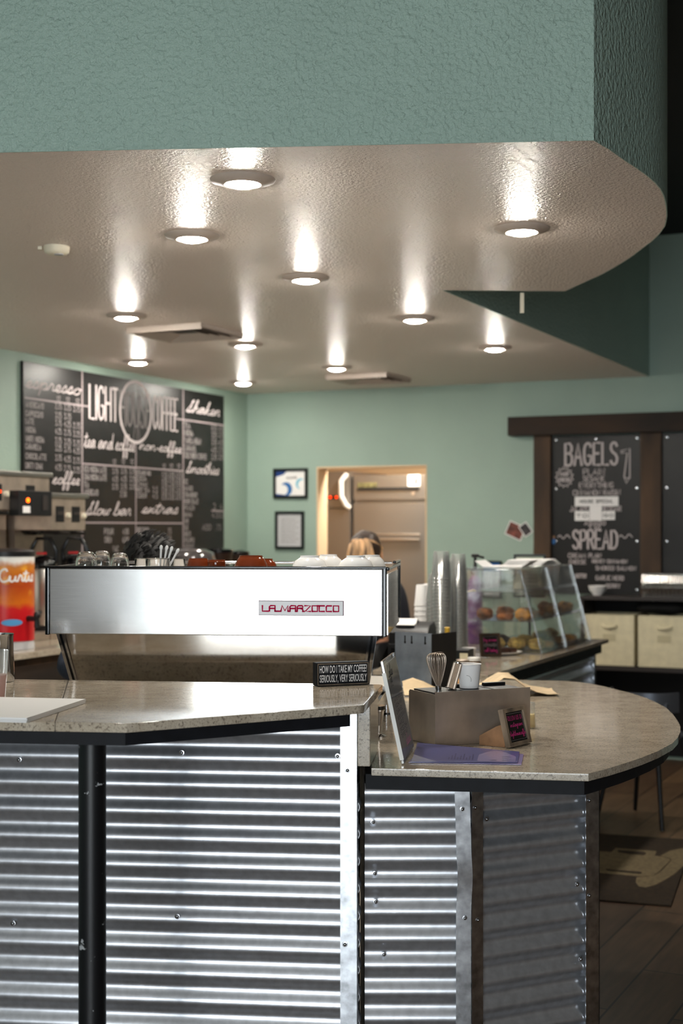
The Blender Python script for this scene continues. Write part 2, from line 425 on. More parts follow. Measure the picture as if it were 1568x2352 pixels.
mat('red_light', (90, 10, 6), .4, emit=((255, 60, 10), 3.0))
mat('orange_light', (120, 30, 6), .4, emit=((255, 90, 10), 6.0))
mat('bulb_glow', (255, 255, 255), .5, emit=((255, 248, 236), BULB))
mat('lamp_trim', (188, 174, 162), .45)
mat('hopper_smoke', (64, 60, 60), .15, coat=.5)
mat('hopper_bean', (40, 24, 16), .4)
mat('clear_tea_body', (210, 205, 196), .15, coat=.5)
mat('photo_print', (92, 52, 44), .4, var=.6, vscale=22)
mat('photo_print_dark', (48, 44, 46), .4, var=.6, vscale=22)
mat('blue_grey_metal', (110, 116, 126), .4, .7)
mat('pink_drink', (232, 176, 166), .3)
mat('grey_mop', (120, 120, 122), .6)
mat('seam', (70, 62, 52), .8)
clear('clear_acrylic', (252, 253, 252), .02, .05, .4)
clear('clear_cup_plastic', (252, 253, 252), .13, .16, .8, .12)
clear('clear_glass', (234, 236, 232), .0, .06, .8, .02)
clear('sign_acrylic', (228, 230, 232), .10, .10, .6)
clear('window_glass', (250, 252, 252), .0, .02, .3)

def granite():
    m = bpy.data.materials.new('granite'); m.use_nodes = True; nt = m.node_tree; n = nt.nodes; L = nt.links
    b = n['Principled BSDF']; b.inputs['Roughness'].default_value = .09; b.inputs['Specular IOR Level'].default_value = .5
    tc = n.new('ShaderNodeTexCoord')
    mp = n.new('ShaderNodeMapping'); mp.inputs['Rotation'].default_value = (0, 0, .5); mp.inputs['Scale'].default_value = (1, 1.5, 1)
    L.new(tc.outputs['Object'], mp.inputs[0])
    def noise(sc, det, ro=.55):
        t = n.new('ShaderNodeTexNoise'); t.inputs['Scale'].default_value = sc; t.inputs['Detail'].default_value = det; t.inputs['Roughness'].default_value = ro
        L.new(mp.outputs[0], t.inputs['Vector']); return t
    def ramp(src, stops):
        r = n.new('ShaderNodeValToRGB'); e = r.color_ramp.elements
        e[0].position, e[0].color = stops[0]; e[1].position, e[1].color = stops[1]
        for p, c in stops[2:]:
            q = e.new(p); q.color = c
        L.new(src, r.inputs[0]); return r
    big = ramp(noise(16, 6).outputs[0], [(.3, lin((172, 158, 138))), (.7, lin((198, 186, 168)))])
    spk = ramp(noise(150, 3).outputs[0], [(.36, (0, 0, 0, 1)), (.44, (1, 1, 1, 1))])
    gr = ramp(noise(330, 2).outputs[0], [(.36, (.35, .35, .35, 1)), (.5, (1, 1, 1, 1))])
    def mul(a, bb, f, tint):
        x = n.new('ShaderNodeMix'); x.data_type = 'RGBA'; x.blend_type = 'MIX'
        iv = n.new('ShaderNodeMath'); iv.operation = 'MULTIPLY_ADD'; iv.inputs[1].default_value = -f; iv.inputs[2].default_value = f
        L.new(bb, iv.inputs[0]); L.new(iv.outputs[0], x.inputs[0]); L.new(a, x.inputs[6]); x.inputs[7].default_value = tint; return x.outputs[2]
    c = mul(big.outputs[0], spk.outputs[0], .62, lin((66, 54, 46)))
    c = mul(c, gr.outputs[0], .5, lin((84, 74, 64)))
    L.new(c, b.inputs['Base Color']); MATS['granite'] = m
granite()

def floor_mat():
    m = bpy.data.materials.new('plank_floor'); m.use_nodes = True; nt = m.node_tree; n = nt.nodes; L = nt.links
    b = n['Principled BSDF']; b.inputs['Roughness'].default_value = .38
    tc = n.new('ShaderNodeTexCoord'); mp = n.new('ShaderNodeMapping'); mp.inputs['Rotation'].default_value = (0, 0, radians(-64))
    L.new(tc.outputs['Object'], mp.inputs[0])
    br = n.new('ShaderNodeTexBrick'); br.inputs['Scale'].default_value = 1; br.inputs['Brick Width'].default_value = 1.2; br.inputs['Row Height'].default_value = .2
    br.inputs['Mortar Size'].default_value = .004; br.inputs['Color1'].default_value = lin((112, 88, 65)); br.inputs['Color2'].default_value = lin((76, 58, 45)); br.inputs['Mortar'].default_value = lin((16, 12, 10))
    br.offset = .37
    L.new(mp.outputs[0], br.inputs['Vector'])
    mp2 = n.new('ShaderNodeMapping'); mp2.inputs['Scale'].default_value = (1.5, 14, 1); L.new(mp.outputs[0], mp2.inputs[0])
    t = n.new('ShaderNodeTexNoise'); t.inputs['Scale'].default_value = 2.5; t.inputs['Detail'].default_value = 6; L.new(mp2.outputs[0], t.inputs['Vector'])
    x = n.new('ShaderNodeMix'); x.data_type = 'RGBA'; x.blend_type = 'OVERLAY'; x.inputs[0].default_value = .7
    L.new(br.outputs[0], x.inputs[6]); L.new(t.outputs[0], x.inputs[7]); L.new(x.outputs[2], b.inputs['Base Color'])
    MATS['plank_floor'] = m
floor_mat()

def chipped_black():
    m = mat('chipped_black', (14, 15, 18), .42); nt = m.node_tree; n = nt.nodes; L = nt.links; b = n['Principled BSDF']
    tc = n.new('ShaderNodeTexCoord'); t = n.new('ShaderNodeTexNoise'); t.inputs['Scale'].default_value = 26; t.inputs['Detail'].default_value = 5; t.inputs['Roughness'].default_value = .6
    L.new(tc.outputs['Object'], t.inputs['Vector'])
    r = n.new('ShaderNodeValToRGB'); r.color_ramp.interpolation = 'LINEAR'
    r.color_ramp.elements[0].position = .655; r.color_ramp.elements[0].color = lin((14, 15, 18)); r.color_ramp.elements[1].position = .67; r.color_ramp.elements[1].color = lin((168, 170, 172))
    L.new(t.outputs[0], r.inputs[0]); L.new(r.outputs[0], b.inputs['Base Color'])
chipped_black()

def tea_mat():
    """printed wrap: white top, amber tea with ice cubes, red lower part"""
    m = mat('tea_print', (200, 90, 30), .35); nt = m.node_tree; n = nt.nodes; L = nt.links; b = n['Principled BSDF']
    tc = n.new('ShaderNodeTexCoord'); sx = n.new('ShaderNodeSeparateXYZ'); L.new(tc.outputs['Object'], sx.inputs[0])
    nz = n.new('ShaderNodeTexNoise'); nz.inputs['Scale'].default_value = 14; nz.inputs['Detail'].default_value = 3; L.new(tc.outputs['Object'], nz.inputs['Vector'])
    ad = n.new('ShaderNodeMath'); ad.operation = 'MULTIPLY_ADD'; ad.inputs[1].default_value = .07; L.new(nz.outputs[0], ad.inputs[0]); L.new(sx.outputs[2], ad.inputs[2])
    r = n.new('ShaderNodeValToRGB'); e = r.color_ramp.elements
    e[0].position = .12; e[0].color = lin((196, 20, 30)); e[1].position = .43; e[1].color = lin((232, 230, 224))
    for p, c in [(.19, (206, 30, 34)), (.215, (216, 110, 22)), (.30, (176, 66, 20)), (.385, (206, 120, 30)), (.405, (190, 120, 60))]:
        q = e.new(p); q.color = lin(c)
    L.new(ad.outputs[0], r.inputs[0])
    vo = n.new('ShaderNodeTexVoronoi'); vo.inputs['Scale'].default_value = 13; L.new(tc.outputs['Object'], vo.inputs['Vector'])
    vr = n.new('ShaderNodeValToRGB'); vr.color_ramp.elements[0].position = .25; vr.color_ramp.elements[0].color = (1, 1, 1, 1); vr.color_ramp.elements[1].position = .4; vr.color_ramp.elements[1].color = (0, 0, 0, 1)
    L.new(vo.outputs[0], vr.inputs[0])
    rg = n.new('ShaderNodeValToRGB'); g = rg.color_ramp.elements; g[0].position = .24; g[0].color = (0, 0, 0, 1); g[1].position = .28; g[1].color = (.6, .6, .6, 1)
    q = g.new(.38); q.color = (.6, .6, .6, 1); q = g.new(.41); q.color = (0, 0, 0, 1)
    L.new(ad.outputs[0], rg.inputs[0])
    mm = n.new('ShaderNodeMath'); mm.operation = 'MULTIPLY'; L.new(vr.outputs[0], mm.inputs[0]); L.new(rg.outputs[0], mm.inputs[1])
    x = n.new('ShaderNodeMix'); x.data_type = 'RGBA'; L.new(mm.outputs[0], x.inputs[0]); L.new(r.outputs[0], x.inputs[6]); x.inputs[7].default_value = lin((248, 186, 60))
    L.new(x.outputs[2], b.inputs['Base Color'])
tea_mat()

# ------------------------------------------------------------------ the room
UX = Vector((.913, -.408, 0)).normalized(); VX = Vector((-UX.y, UX.x, 0))      # along the back wall / towards it
CORNER = Vector((-.697, 10.54, 0)); RZ_B = atan2(UX.y, UX.x); RZ_L = atan2(VX.y, VX.x)
F_BACK = Matrix.Translation(CORNER) @ Matrix.Rotation(RZ_B, 4, 'Z')           # x along the wall to the right, -y into the room
F_LEFT = Matrix.Translation(CORNER) @ Matrix.Rotation(RZ_L, 4, 'Z')           # x towards the corner (negative), -y into the room
def plane_hit(px, py, F, y=0.0):
    """photo pixel -> (x, z) on the plane y of a wall frame"""
    o = F @ Vector((0, y, 0)); n = F.to_3x3() @ Vector((0, 1, 0)); c = Vector((0, 0, CAM_Z)); r = ray(px, py)
    k = (o-c).dot(n)/r.dot(n); p = F.inverted() @ (c + r*k); return p.x, p.z
def pb(px, py, y=0.0): return plane_hit(px, py, F_BACK, y)
def pl(px, py, y=0.0): return plane_hit(px, py, F_LEFT, y)
CEIL = 2.5; UPPER = 3.42
DX0, DX1 = pb(727, 1200)[0], pb(980, 1200)[0]; DZ = pb(850, 1070)[1]
S_END = 6.24; T_END = 15.9

b = MB(F_BACK)
WT = .13
b.box(-.13, DX0, 0, WT, 0, UPPER); b.box(DX1, S_END, 0, WT, 0, UPPER); b.box(DX0, DX1, 0, WT, DZ, UPPER)
wb_ = struct(b.build('wall_back', 'green_paint', smooth=False))
b = MB(F_LEFT); b.box(-T_END, 0, 0, .13, 0, UPPER); struct(b.build('wall_left', 'green_paint', smooth=False))
endB = F_BACK @ Vector((S_END, 0, 0)); endL = F_LEFT @ Vector((-T_END, 0, 0))
b = MB(); b.box(endB.x, endB.x+.13, FRONT_Y-.1, endB.y, 0, UPPER); struct(b.build('wall_right', 'side_wall_paint', smooth=False))
b = MB()
xs = [-7.6] + [v for w in WIN for v in w] + [endB.x+.13]
for i in range(0, len(xs), 2): b.box(xs[i], xs[i+1], FRONT_Y-.13, FRONT_Y, 0, UPPER)
for a, c in WIN: b.box(a, c, FRONT_Y-.13, FRONT_Y, 0, WIN_Z[0]); b.box(a, c, FRONT_Y-.13, FRONT_Y, WIN_Z[1], UPPER)
struct(b.build('wall_front', 'front_wall_paint', smooth=False))
for i, (a, c) in enumerate(WIN):
    f = MB()
    f.box(a, a+.05, FRONT_Y-.1, FRONT_Y-.02, *WIN_Z); f.box(c-.05, c, FRONT_Y-.1, FRONT_Y-.02, *WIN_Z)
    f.box(a+.05, c-.05, FRONT_Y-.1, FRONT_Y-.02, WIN_Z[0], WIN_Z[0]+.05); f.box(a+.05, c-.05, FRONT_Y-.1, FRONT_Y-.02, WIN_Z[1]-.05, WIN_Z[1])
    w = struct(f.build('window_%d' % (i+1), 'black_steel', smooth=False))
    g = MB(); g.box(a+.05, c-.05, FRONT_Y-.062, FRONT_Y-.056, WIN_Z[0]+.05, WIN_Z[1]-.05); g.build('pane', 'window_glass', w, smooth=False)
fl = [(-7.7, FRONT_Y-.1), (endB.x+.1, FRONT_Y-.1), (endB.x+.1, endB.y+.1), (CORNER.x+.0, CORNER.y+.1), (-.9, 10.6)]
b = MB(); b.prism(fl, -.08, 0); struct(b.build('floor', 'plank_floor', smooth=False))
b = MB(); b.prism([(-.25, 4.96), (.15, 4.97), (.3, 6.3), (.6, 7.9), (.9, 9.2), (-.6, 10.0), (-1.25, 8.6), (-3.2, 4.6), (-1.9, 5.05)], .0005, .004); struct(b.build('floor_bounce', mat('bounce_pale', (186, 178, 168), .5), smooth=False))  # unseen pale floor patch behind the bar, added to bounce light onto the ceiling
b = MB(); b.prism(fl, UPPER, UPPER+.06); struct(b.build('ceiling_upper', 'dark_paint', smooth=False))
b = MB(); b.box(-7.5, endB.x, FRONT_Y, 3.55, UPPER-.03, UPPER-.002); struct(b.build('ceiling_front', 'front_ceiling_paint', smooth=False))

# lowered ceiling over the counter with its curved green fascia
def s_at(px, py): return on_z(px, py, CEIL).to_2d()
curve_px = [(1363, 323), (1400, 345), (1432, 368), (1460, 386), (1486, 405), (1503, 420), (1515, 434), (1523, 450), (1527, 466), (1529.5, 481), (1530, 496), (1528, 509), (1525, 520), (1513, 537), (1497, 553),
            (1476, 569), (1446, 592), (1412, 613), (1381, 630), (1348.5, 645), (1297, 669)]
arc = [s_at(*p) for p in curve_px]
notch = s_at(1016, 667); tip = pb(1490, 868); tip = (F_BACK @ Vector((tip[0], 0, 0))).to_2d()
leftp = Vector((-3.63, 3.985))
edge = [leftp] + arc + [notch, tip]
so = edge + [CORNER.to_2d()]
b = MB(); b.prism([(p.x, p.y) for p in so], CEIL, CEIL+.02); struct(b.build('ceiling', 'soffit_paint', smooth=False))
b = MB()
cen = Vector((0, 6.5))
def offs(d):
    out = []
    for k, p in enumerate(edge):
        a = edge[max(k-1, 0)]; c = edge[min(k+1, len(edge)-1)]; tt = (c-a).normalized(); out.append(p + Vector((tt.y, -tt.x))*d)
    return out
outer, inner = offs(.003), offs(-.03)
R_ = [[b.v((p.x, p.y, zz)) for p in L_] for L_, zz in ((outer, UPPER), (outer, CEIL), (edge, CEIL), (edge, CEIL+.021), (inner, CEIL+.021), (inner, UPPER))]
for i in range(len(edge)-1):
    for q in range(5): b.face([R_[q][i], R_[q][i+1], R_[q+1][i+1], R_[q+1][i]])
struct(b.build('wall_fascia', 'fascia_paint', angle=30))

# kitchen behind the doorway
b = MB(F_BACK)
kx0, kx1, kd = -.3, 2.9, 2.0
b.box(kx0-.1, kx0, WT, kd, 0, 2.45); b.box(kx1, kx1+.1, WT, kd, 0, 2.45); b.box(kx0-.1, kx1+.1, kd, kd+.1, 0, 2.45)
b.box(kx0, DX0, WT+.001, WT+.02, 0, 2.45); b.box(DX1, kx1, WT+.001, WT+.02, 0, 2.45); b.box(DX0, DX1, WT+.001, WT+.02, DZ, 2.45)
struct(b.build('wall_kitchen', 'tan_wall', smooth=False))
b = MB(F_BACK); b.box(kx0-.1, kx1+.1, WT, kd+.1, 2.45, 2.5); struct(b.build('ceiling_kitchen', 'tan_wall', smooth=False))
b = MB(F_BACK); b.box(kx0-.1, kx1+.1, .1, kd+.1, -.06, .001); struct(b.build('floor_kitchen', 'kitchen_floor', smooth=False))
b = MB(F_BACK); b.box(DX0, DX0+.012, -.002, WT+.03, 0, DZ-.012); b.box(DX1-.012, DX1, -.002, WT+.03, 0, DZ-.012); b.box(DX0, DX1, -.002, WT+.03, DZ-.012, DZ)
struct(b.build('trim_1', 'tan_wall', smooth=False))
klo.location = F_BACK @ Vector((1.1, .45, 2.43)); kl.size = .35

# ------------------------------------------------------------------ lights in the lowered ceiling
LIGHTS = [((557, 415), 'recessed ceiling light that looks largest, closest to the green fascia edge'),
          ((441, 543), 'recessed ceiling light beside the smoke detector, behind the nearest one'),
          ((702, 640), 'recessed ceiling light in the middle of the ceiling, on its own'),
          ((1198, 527), 'recessed ceiling light alone in the curved end of the lowered ceiling'),
          ((290, 727), 'recessed ceiling light just in front of the larger ceiling vent'),
          ((953, 733), 'recessed ceiling light beside the inner corner of the ceiling notch'),
          ((563, 793), 'recessed ceiling light just behind the larger ceiling vent'),
          ((317, 832), 'recessed ceiling light above the round emblem of the coffee menu board'),
          ((773, 846), 'recessed ceiling light just in front of the far smaller-looking ceiling vent'),
          ((1136, 800), 'recessed ceiling light near the long slanting ceiling edge over the pastry counter'),
          ((558, 880), 'farthest recessed ceiling light, at the corner where the two walls meet')]
for (px, py), lab in LIGHTS:
    p = on_z(px, py-3, CEIL)
    t = thing('recessed_light', lab, 'ceiling light', (p.x, p.y, CEIL), 0, 'recessed ceiling lights')
    m = MB(); m.lathe([(.046, -.010), (.053, -.016), (.091, -.006), (.094, 0), (.045, 0)], 40, cap=False); m.build('trim_ring', 'lamp_trim', t)
    m = MB(); m.lathe([(0, -.025), (.016, -.0245), (.032, -.022), (.042, -.017), (.0455, -.011), (.044, -.002)], 36, cap=False); m.build('glowing_bulb', 'bulb_glow', t)

def vent(pts, label):
    P = [on_z(x, y, CEIL) for x, y in pts]; c = (P[0]+P[1])/2 + VX*.215
    t = thing('ceiling_vent', label, 'ceiling vent', (c.x, c.y, CEIL), RZ_B, 'square ceiling air vents')
    h = .215
    f = MB()
    for k, s in enumerate((1.0, .8, .6, .42)):
        z0 = -.018 + .003*k
        a = h*s; i = a-.022
        for M in range(4):
            R = Matrix.Rotation(M*pi/2, 4, 'Z')
            q = [R @ Vector(v) for v in ((-a, -a, z0-.008), (a, -a, z0-.008), (i, -i, z0+.012), (-i, -i, z0+.012))]
            f.poly(q)
            q2 = [v + Vector((0, 0, .003)) for v in q]; f.poly(q2)
        if k == 0: f.box(-a, a, -a, -a+.004, -.03, 0); f.box(-a, a, a-.004, a, -.018, 0); f.box(-a, -a+.004, -a, a, -.018, 0); f.box(a-.004, a, -a, a, -.018, 0)
    f.build('louvre_frame', 'lamp_trim', t, smooth=False)
    m = MB(); m.box(-.2, .2, -.2, .2, -.003, -.0005); m.build('dark_duct_opening', 'shelf_dark', t, smooth=False)
vent([(288, 752), (462, 741)], 'square ceiling air vent between two lights, in front of the coffee menu board')
vent([(745, 862), (890, 855)], 'square ceiling air vent far back, above the green wall with the doorway')
p = on_z(130, 566, CEIL)
t = thing('smoke_detector', 'small round cream smoke detector on the lowered ceiling', 'smoke detector', (p.x, p.y, CEIL))
m = MB(); m.lathe([(0, -.03), (.03, -.03), (.043, -.022), (.046, -.008), (.046, 0)], 32, cap=False); m.build('housing', 'cream_plastic', t)
m = MB(); m.lathe([(0, -.0325), (.016, -.032), (.018, -.029)], 20, c=(.01, -.01, 0), cap=False); m.build('sensor_cap', 'paper_grey', t)
m = MB(); m.box(-.066, -.05, -.008, .008, -.012, 0, .002); m.build('mounting_tab', 'cream_plastic', t)
# little strip hanging behind the soffit edge
q = s_at(1200, 668.5)
t = MB(Matrix.Translation((q.x, q.y+.02, CEIL-.004))); t.box(-.008, .008, -.002, .002, -.085, 0)
tag(t.build('paper_strip', 'cream_plastic'), 'narrow beige paper strip hanging from the back edge of the curved ceiling end', 'paper strip')
# ------------------------------------------------------------------ counters
BAR_Z, LOW_Z = 1.095, .914
RZ_BAR = -math.atan(.1033)
F_BAR = Matrix.Translation((.039, 3.52, 0)) @ Matrix.Rotation(RZ_BAR, 4, 'Z')
PITCH = .0677
def wave_panel(mb, w, z0, z1, amp=.0064, phase=0.0, x0=0.0, y=0.0, skew=0.0):
    """corrugated sheet, ridges along local x, wave facing -y"""
    n = max(8, int((z1-z0)/PITCH*18)); ft = []; bk = []
    for i in range(n+1):
        z = z0 + (z1-z0)*i/n; d = -amp*cos(2*pi*(z/PITCH+phase))
        ft.append((z, y+d)); bk.append((z, y+d+.0016))
    A = [[mb.v((X, yy, zz)) for zz, yy in ft] for X in (x0, x0+w)]; B = [[mb.v((X, yy, zz)) for zz, yy in bk] for X in (x0, x0+w)]
    for i in range(n):
        mb.face([A[0][i], A[1][i], A[1][i+1], A[0][i+1]]); mb.face([B[0][i], B[0][i+1], B[1][i+1], B[1][i]])
        for k in (0, 1): mb.face([A[k][i], A[k][i+1], B[k][i+1], B[k][i]])
    for e in (0, n): mb.face([A[0][e], A[1][e], B[1][e], B[0][e]])
def screw(parent, x, y, z, r=.0052):
    m = MB(); R = Matrix.Rotation(pi/2, 3, 'X')
    m.lathe([(r*1.35, 0), (r*1.3, .0012), (r*.8, .0015)], 12, c=(x, y, z), R=R); m.lathe([(r*.8, .001), (r*.78, .0032), (r*.5, .0048), (0, .0052)], 12, c=(x, y, z), R=R, cap=False)
    return m.build('screw', 'screw_steel', parent)
def hit(px, py, F, y=0.0): return plane_hit(px, py, F, y)

# high bar: corrugated front
t = thing('bar_counter', 'high bar base faced in corrugated galvanised metal behind the black support pole', 'counter', (.039, 3.52, 0), RZ_BAR)
m = MB(); m.box(-2.6, -.012, .02, .2, 0, 1.045); m.build('wall_core', 'matte_black', t, smooth=False)
m = MB(); wave_panel(m, 2.56, .08, 1.043, x0=-2.6, phase=.32); m.build('corrugated_panel', 'galvanised', t, angle=60)
m = MB(); m.box(-.041, 0, -.0125, -.0105, .02, 1.045); m.box(-.002, 0, -.0105, .03, .02, 1.045); m.build('corner_trim', 'galvanised_trim', t, smooth=False)
m = MB(Matrix.Translation((-.003, .03, 0)) @ Matrix.Rotation(pi/2, 4, 'Z')); wave_panel(m, .05, .08, .86, phase=.1, y=0); m.build('side_panel', 'galvanised', t, angle=60)
for q in [(417, 1729), (775, 1737), (407, 2105), (44, 1745), (30, 2121)]:
    x, z = hit(*q, F_BAR, -.0085); screw(t, x, -.008, z)
for q in [(798, 1769), (792, 2169)]:
    x, z = hit(*q, F_BAR, -.0125); screw(t, x, -.0125, z)

bar_poly = [(-2.4, 3.2), (-.718, 2.995), (-.4476, 2.962), (.036, 3.262), (.052, 3.28), (.1066, 3.70), (.1, 3.708), (-2.4, 4.03)]
t = thing('bar_worktop', 'grey granite bar top, higher of the two stone counters, espresso machine behind it', 'counter top', (-.5, 3.4, BAR_Z-.02))
cutA, cutB = Vector((-.600, 2.98)), Vector((-.733, 3.83))
left = [(-2.4, 3.2), (cutA.x-.0008, 2.981), (cutB.x-.0008, 3.818), (-2.4, 4.03)]
right = [(cutA.x+.0008, 2.9805), (-.4476, 2.962), (.036, 3.262), (.052, 3.28), (.1066, 3.70), (.1, 3.708), (cutB.x+.0008, 3.8175)]
for q in (left, right):
    m = MB(); m.prism(q, BAR_Z-.02, BAR_Z, bevel=.0025); m.build('granite_slab', 'granite', t, world=True)
m = MB(); m.prism([(cutA.x-.0008, 2.983), (cutA.x+.0008, 2.983), (cutB.x+.0008, 3.815), (cutB.x-.0008, 3.815)], BAR_Z-.019, BAR_Z-.0004); m.build('slab_joint', 'seam', t, world=True, smooth=False)
ap = [(-2.4, 3.215), (-.716, 3.007), (-.452, 2.975), (.02, 3.268), (.02, 3.5), (-2.4, 3.75)]
m = MB(); m.prism(ap, BAR_Z-.0485, BAR_Z-.0205); m.build('edge_band', 'black_wood', t, world=True, smooth=False)
t = thing('support_pole', 'chipped black steel pole holding up the overhanging bar top', 'pole', (-.534, 3.05, 0))
m = MB(); m.lathe([(.0295, .004), (.0295, 1.046)], 40); m.build('post_tube', 'chipped_black', t)
m = MB(); m.lathe([(.075, 0), (.075, .004), (.07, .008), (.034, .012)], 36); m.build('floor_flange', 'black_steel', t)
m = MB(F_BAR); m.box(.0015, .0335, -.014, .235, LOW_Z+.0005, BAR_Z-.0205, .003)
tag(m.build('granite_upstand', 'granite'), 'narrow upright granite slab between the lower counter and the high bar top', 'upstand')

m = MB(F_BAR); m.box(-2.4, .0005, .20, .222, LOW_Z+.0005, BAR_Z-.0205)
tag(m.build('granite_backsplash', 'granite', smooth=False), 'long granite backsplash behind the high bar, mirrored in the machine panel', 'backsplash')
# rounded lower counter
pen_px = [(1351, 1777), (1392, 1766), (1432, 1754), (1474, 1740), (1511, 1725), (1544, 1707), (1556, 1694), (1562, 1681), (1562, 1668), (1556, 1656), (1546, 1642), (1531, 1627), (1510, 1615), (1486, 1604), (1456, 1594), (1424, 1586), (1395, 1578.5), (1362, 1571), (1330, 1566.5), (1300, 1564)]
pen = [on_z(x, y, LOW_Z).to_2d() for x, y in pen_px]
pen_poly = [(.0735, 3.487)] + [(p.x, p.y) for p in pen] + [(.70, 5.52), (.25, 5.62), (.16, 4.95), (-1.9, 5.02), (-1.9, 4.22), (.0735, 3.82)]
t = thing('lower_worktop', 'rounded lower granite counter with the steel caddy and purple menus on it', 'counter top', (.5, 4.3, LOW_Z-.019))
m = MB(); m.prism(pen_poly, LOW_Z-.019, LOW_Z, bevel=.0025); m.build('granite_slab', 'granite', t, world=True)
def inset(poly, d, c):
    c = Vector(c); return [tuple(Vector(p) + (c-Vector(p)).normalized()*d) for p in poly]
ap = [(.06, 3.515)] + inset([(p.x, p.y) for p in pen], .028, (.4, 4.4)) + [(.69, 5.46), (.3, 5.5), (.3, 4.9), (.06, 4.6)]
m = MB(); m.prism(ap, LOW_Z-.0565, LOW_Z-.0195); m.build('edge_band', 'black_wood', t, world=True, smooth=False)

F_PEN = Matrix.Translation((.3207, 3.6, 0)); RZ_PR = atan2(.44, .898)
F_PR = F_PEN @ Matrix.Rotation(RZ_PR, 4, 'Z')
t = thing('lower_counter', 'lower counter base of corrugated metal with a dented corner strip', 'counter', (.3207, 3.6, 0))
core = [(.058, 3.625), (.318, 3.625), (.645, 3.785), (.78, 4.3), (.74, 5.3), (.35, 5.3), (.058, 4.4)]
m = MB(); m.prism(core, 0, LOW_Z-.057); m.build('wall_core', 'matte_black', t, world=True, smooth=False)
TL = t.matrix_basis.inverted()
LP = Matrix.Identity(4)
m = MB(); wave_panel(m, .265, .615, LOW_Z-.0575, x0=-.262, phase=.18); m.build('corrugated_panel', 'galvanised', t, angle=60)
m = MB(); wave_panel(m, .265, .04, .628, x0=-.262, y=.0035, phase=.18); m.build('corrugated_panel', 'galvanised', t, angle=60)
m = MB(Matrix.Rotation(RZ_PR, 4, 'Z')); wave_panel(m, .365, .04, LOW_Z-.0575, x0=.006, phase=-.1, amp=.0078); m.build('corrugated_panel', 'galvanised', t, angle=60)
# dented corner strip
def strip(mb, F, xa, xb, y, z0, z1, n, dent):
    rows = []
    for i in range(n+1):
        z = z0+(z1-z0)*i/n; d = dent(z)
        rows.append([mb.v(F @ Vector(p)) for p in ((xa+d[0], y+d[1], z), (xb+d[0], y+d[1]*.3, z), (xb+d[0], y+d[1]*.3+.0016, z), (xa+d[0], y+d[1]+.0016, z))])
    for a, c in zip(rows, rows[1:]):
        for k in range(4): mb.face([a[k], a[(k+1) % 4], c[(k+1) % 4], c[k]])
    mb.face(rows[0][::-1]); mb.face(rows[-1])
def dentf(z): return (.004*math.exp(-((z-.62)/.05)**2) - .004*max(0, (z-.72))/.13, -.003*math.exp(-((z-.64)/.04)**2))
m = MB(); strip(m, Matrix.Identity(4), -.032, .006, -.0125, .02, LOW_Z-.058, 40, dentf)
strip(m, Matrix.Rotation(RZ_PR, 4, 'Z'), .003, .036, -.0125, .02, LOW_Z-.058, 40, lambda z: (0, 0)); m.build('corner_trim', 'galvanised_trim', t, angle=50)
m = MB(Matrix.Rotation(RZ_PR, 4, 'Z')); m.box(.352, .394, -.0135, -.0115, .02, LOW_Z-.0575); m.box(.392, .394, -.0115, .03, .02, LOW_Z-.0575); m.build('corner_trim', 'galvanised_trim', t, smooth=False)
for q in [(856, 1888), (860, 2006), (862, 2071), (881, 2192)]:
    x, z = hit(*q, F_PEN, -.0085); screw(t, x, -.008, z, .0045)
for q in [(1061, 1858), (1067, 2108)]:
    x, z = hit(*q, F_PEN, -.0125); screw(t, x, -.0135, z, .0045)
for q, yy in [((1117, 1881), -.0095), ((1325, 2031), -.0095), ((1333, 2203), -.0095), ((1091, 1855), -.0125), ((1097, 2113), -.0125), ((1353, 1838), -.0135), ((1353, 2057), -.0135)]:
    x, z = hit(*q, F_PR, yy); s = screw(t, 0, 0, 0, .0045); s.data.transform(Matrix.Rotation(RZ_PR, 4, 'Z') @ Matrix.Translation((x, yy, z)))

# pastry counter running to the back wall
E0, E1 = on_z(1115.6, 1543, LOW_Z), on_z(1391, 1470, LOW_Z)
dv = VX; V2, U2 = VX.to_2d(), UX.to_2d(); e1 = E1.to_2d() + V2*.06
ea = e1 - V2*2.04; eb = e1
pc = [ea, eb, eb - U2*.86, ea - U2*.50]
t = thing('pastry_worktop', 'granite top of the back counter under the clear pastry case', 'counter top', (pc[0].x, pc[0].y, LOW_Z-.02))
m = MB(); m.prism([tuple(p) for p in pc], LOW_Z-.02, LOW_Z, bevel=.003); m.build('granite_slab', 'granite', t, world=True)
ap = [ea - U2*.03 + V2*.02, eb - U2*.03 - V2*.03, eb - U2*.85 - V2*.03, ea - U2*.49 + V2*.02]
m = MB(); m.prism([tuple(p) for p in ap], LOW_Z-.07, LOW_Z-.0205); m.build('edge_band', 'black_wood', t, world=True, smooth=False)
F_PC = Matrix.Translation((eb.x, eb.y, 0)) @ Matrix.Rotation(RZ_B, 4, 'Z') @ Matrix.Rotation(pi/2, 4, 'Z')   # x along V (negative towards camera), -y = right side
t = thing('pastry_counter', 'corrugated metal base beneath the counter with the pastry case', 'counter', (eb.x, eb.y, 0), RZ_B + pi/2)
m = MB(); m.box(-1.8, -.05, .095, .8, 0, LOW_Z-.071); m.build('wall_core', 'matte_black', t, smooth=False)
m = MB(); wave_panel(m, 1.74, .05, LOW_Z-.072, x0=-1.8, y=.075, amp=.0095); m.build('corrugated_panel', 'galvanised', t, angle=60)
m = MB(); m.box(-.075, -.035, .06, .062, .02, LOW_Z-.072); m.box(-.037, -.035, .062, .095, .02, LOW_Z-.072); m.build('corner_trim', 'galvanised_trim', t, smooth=False)
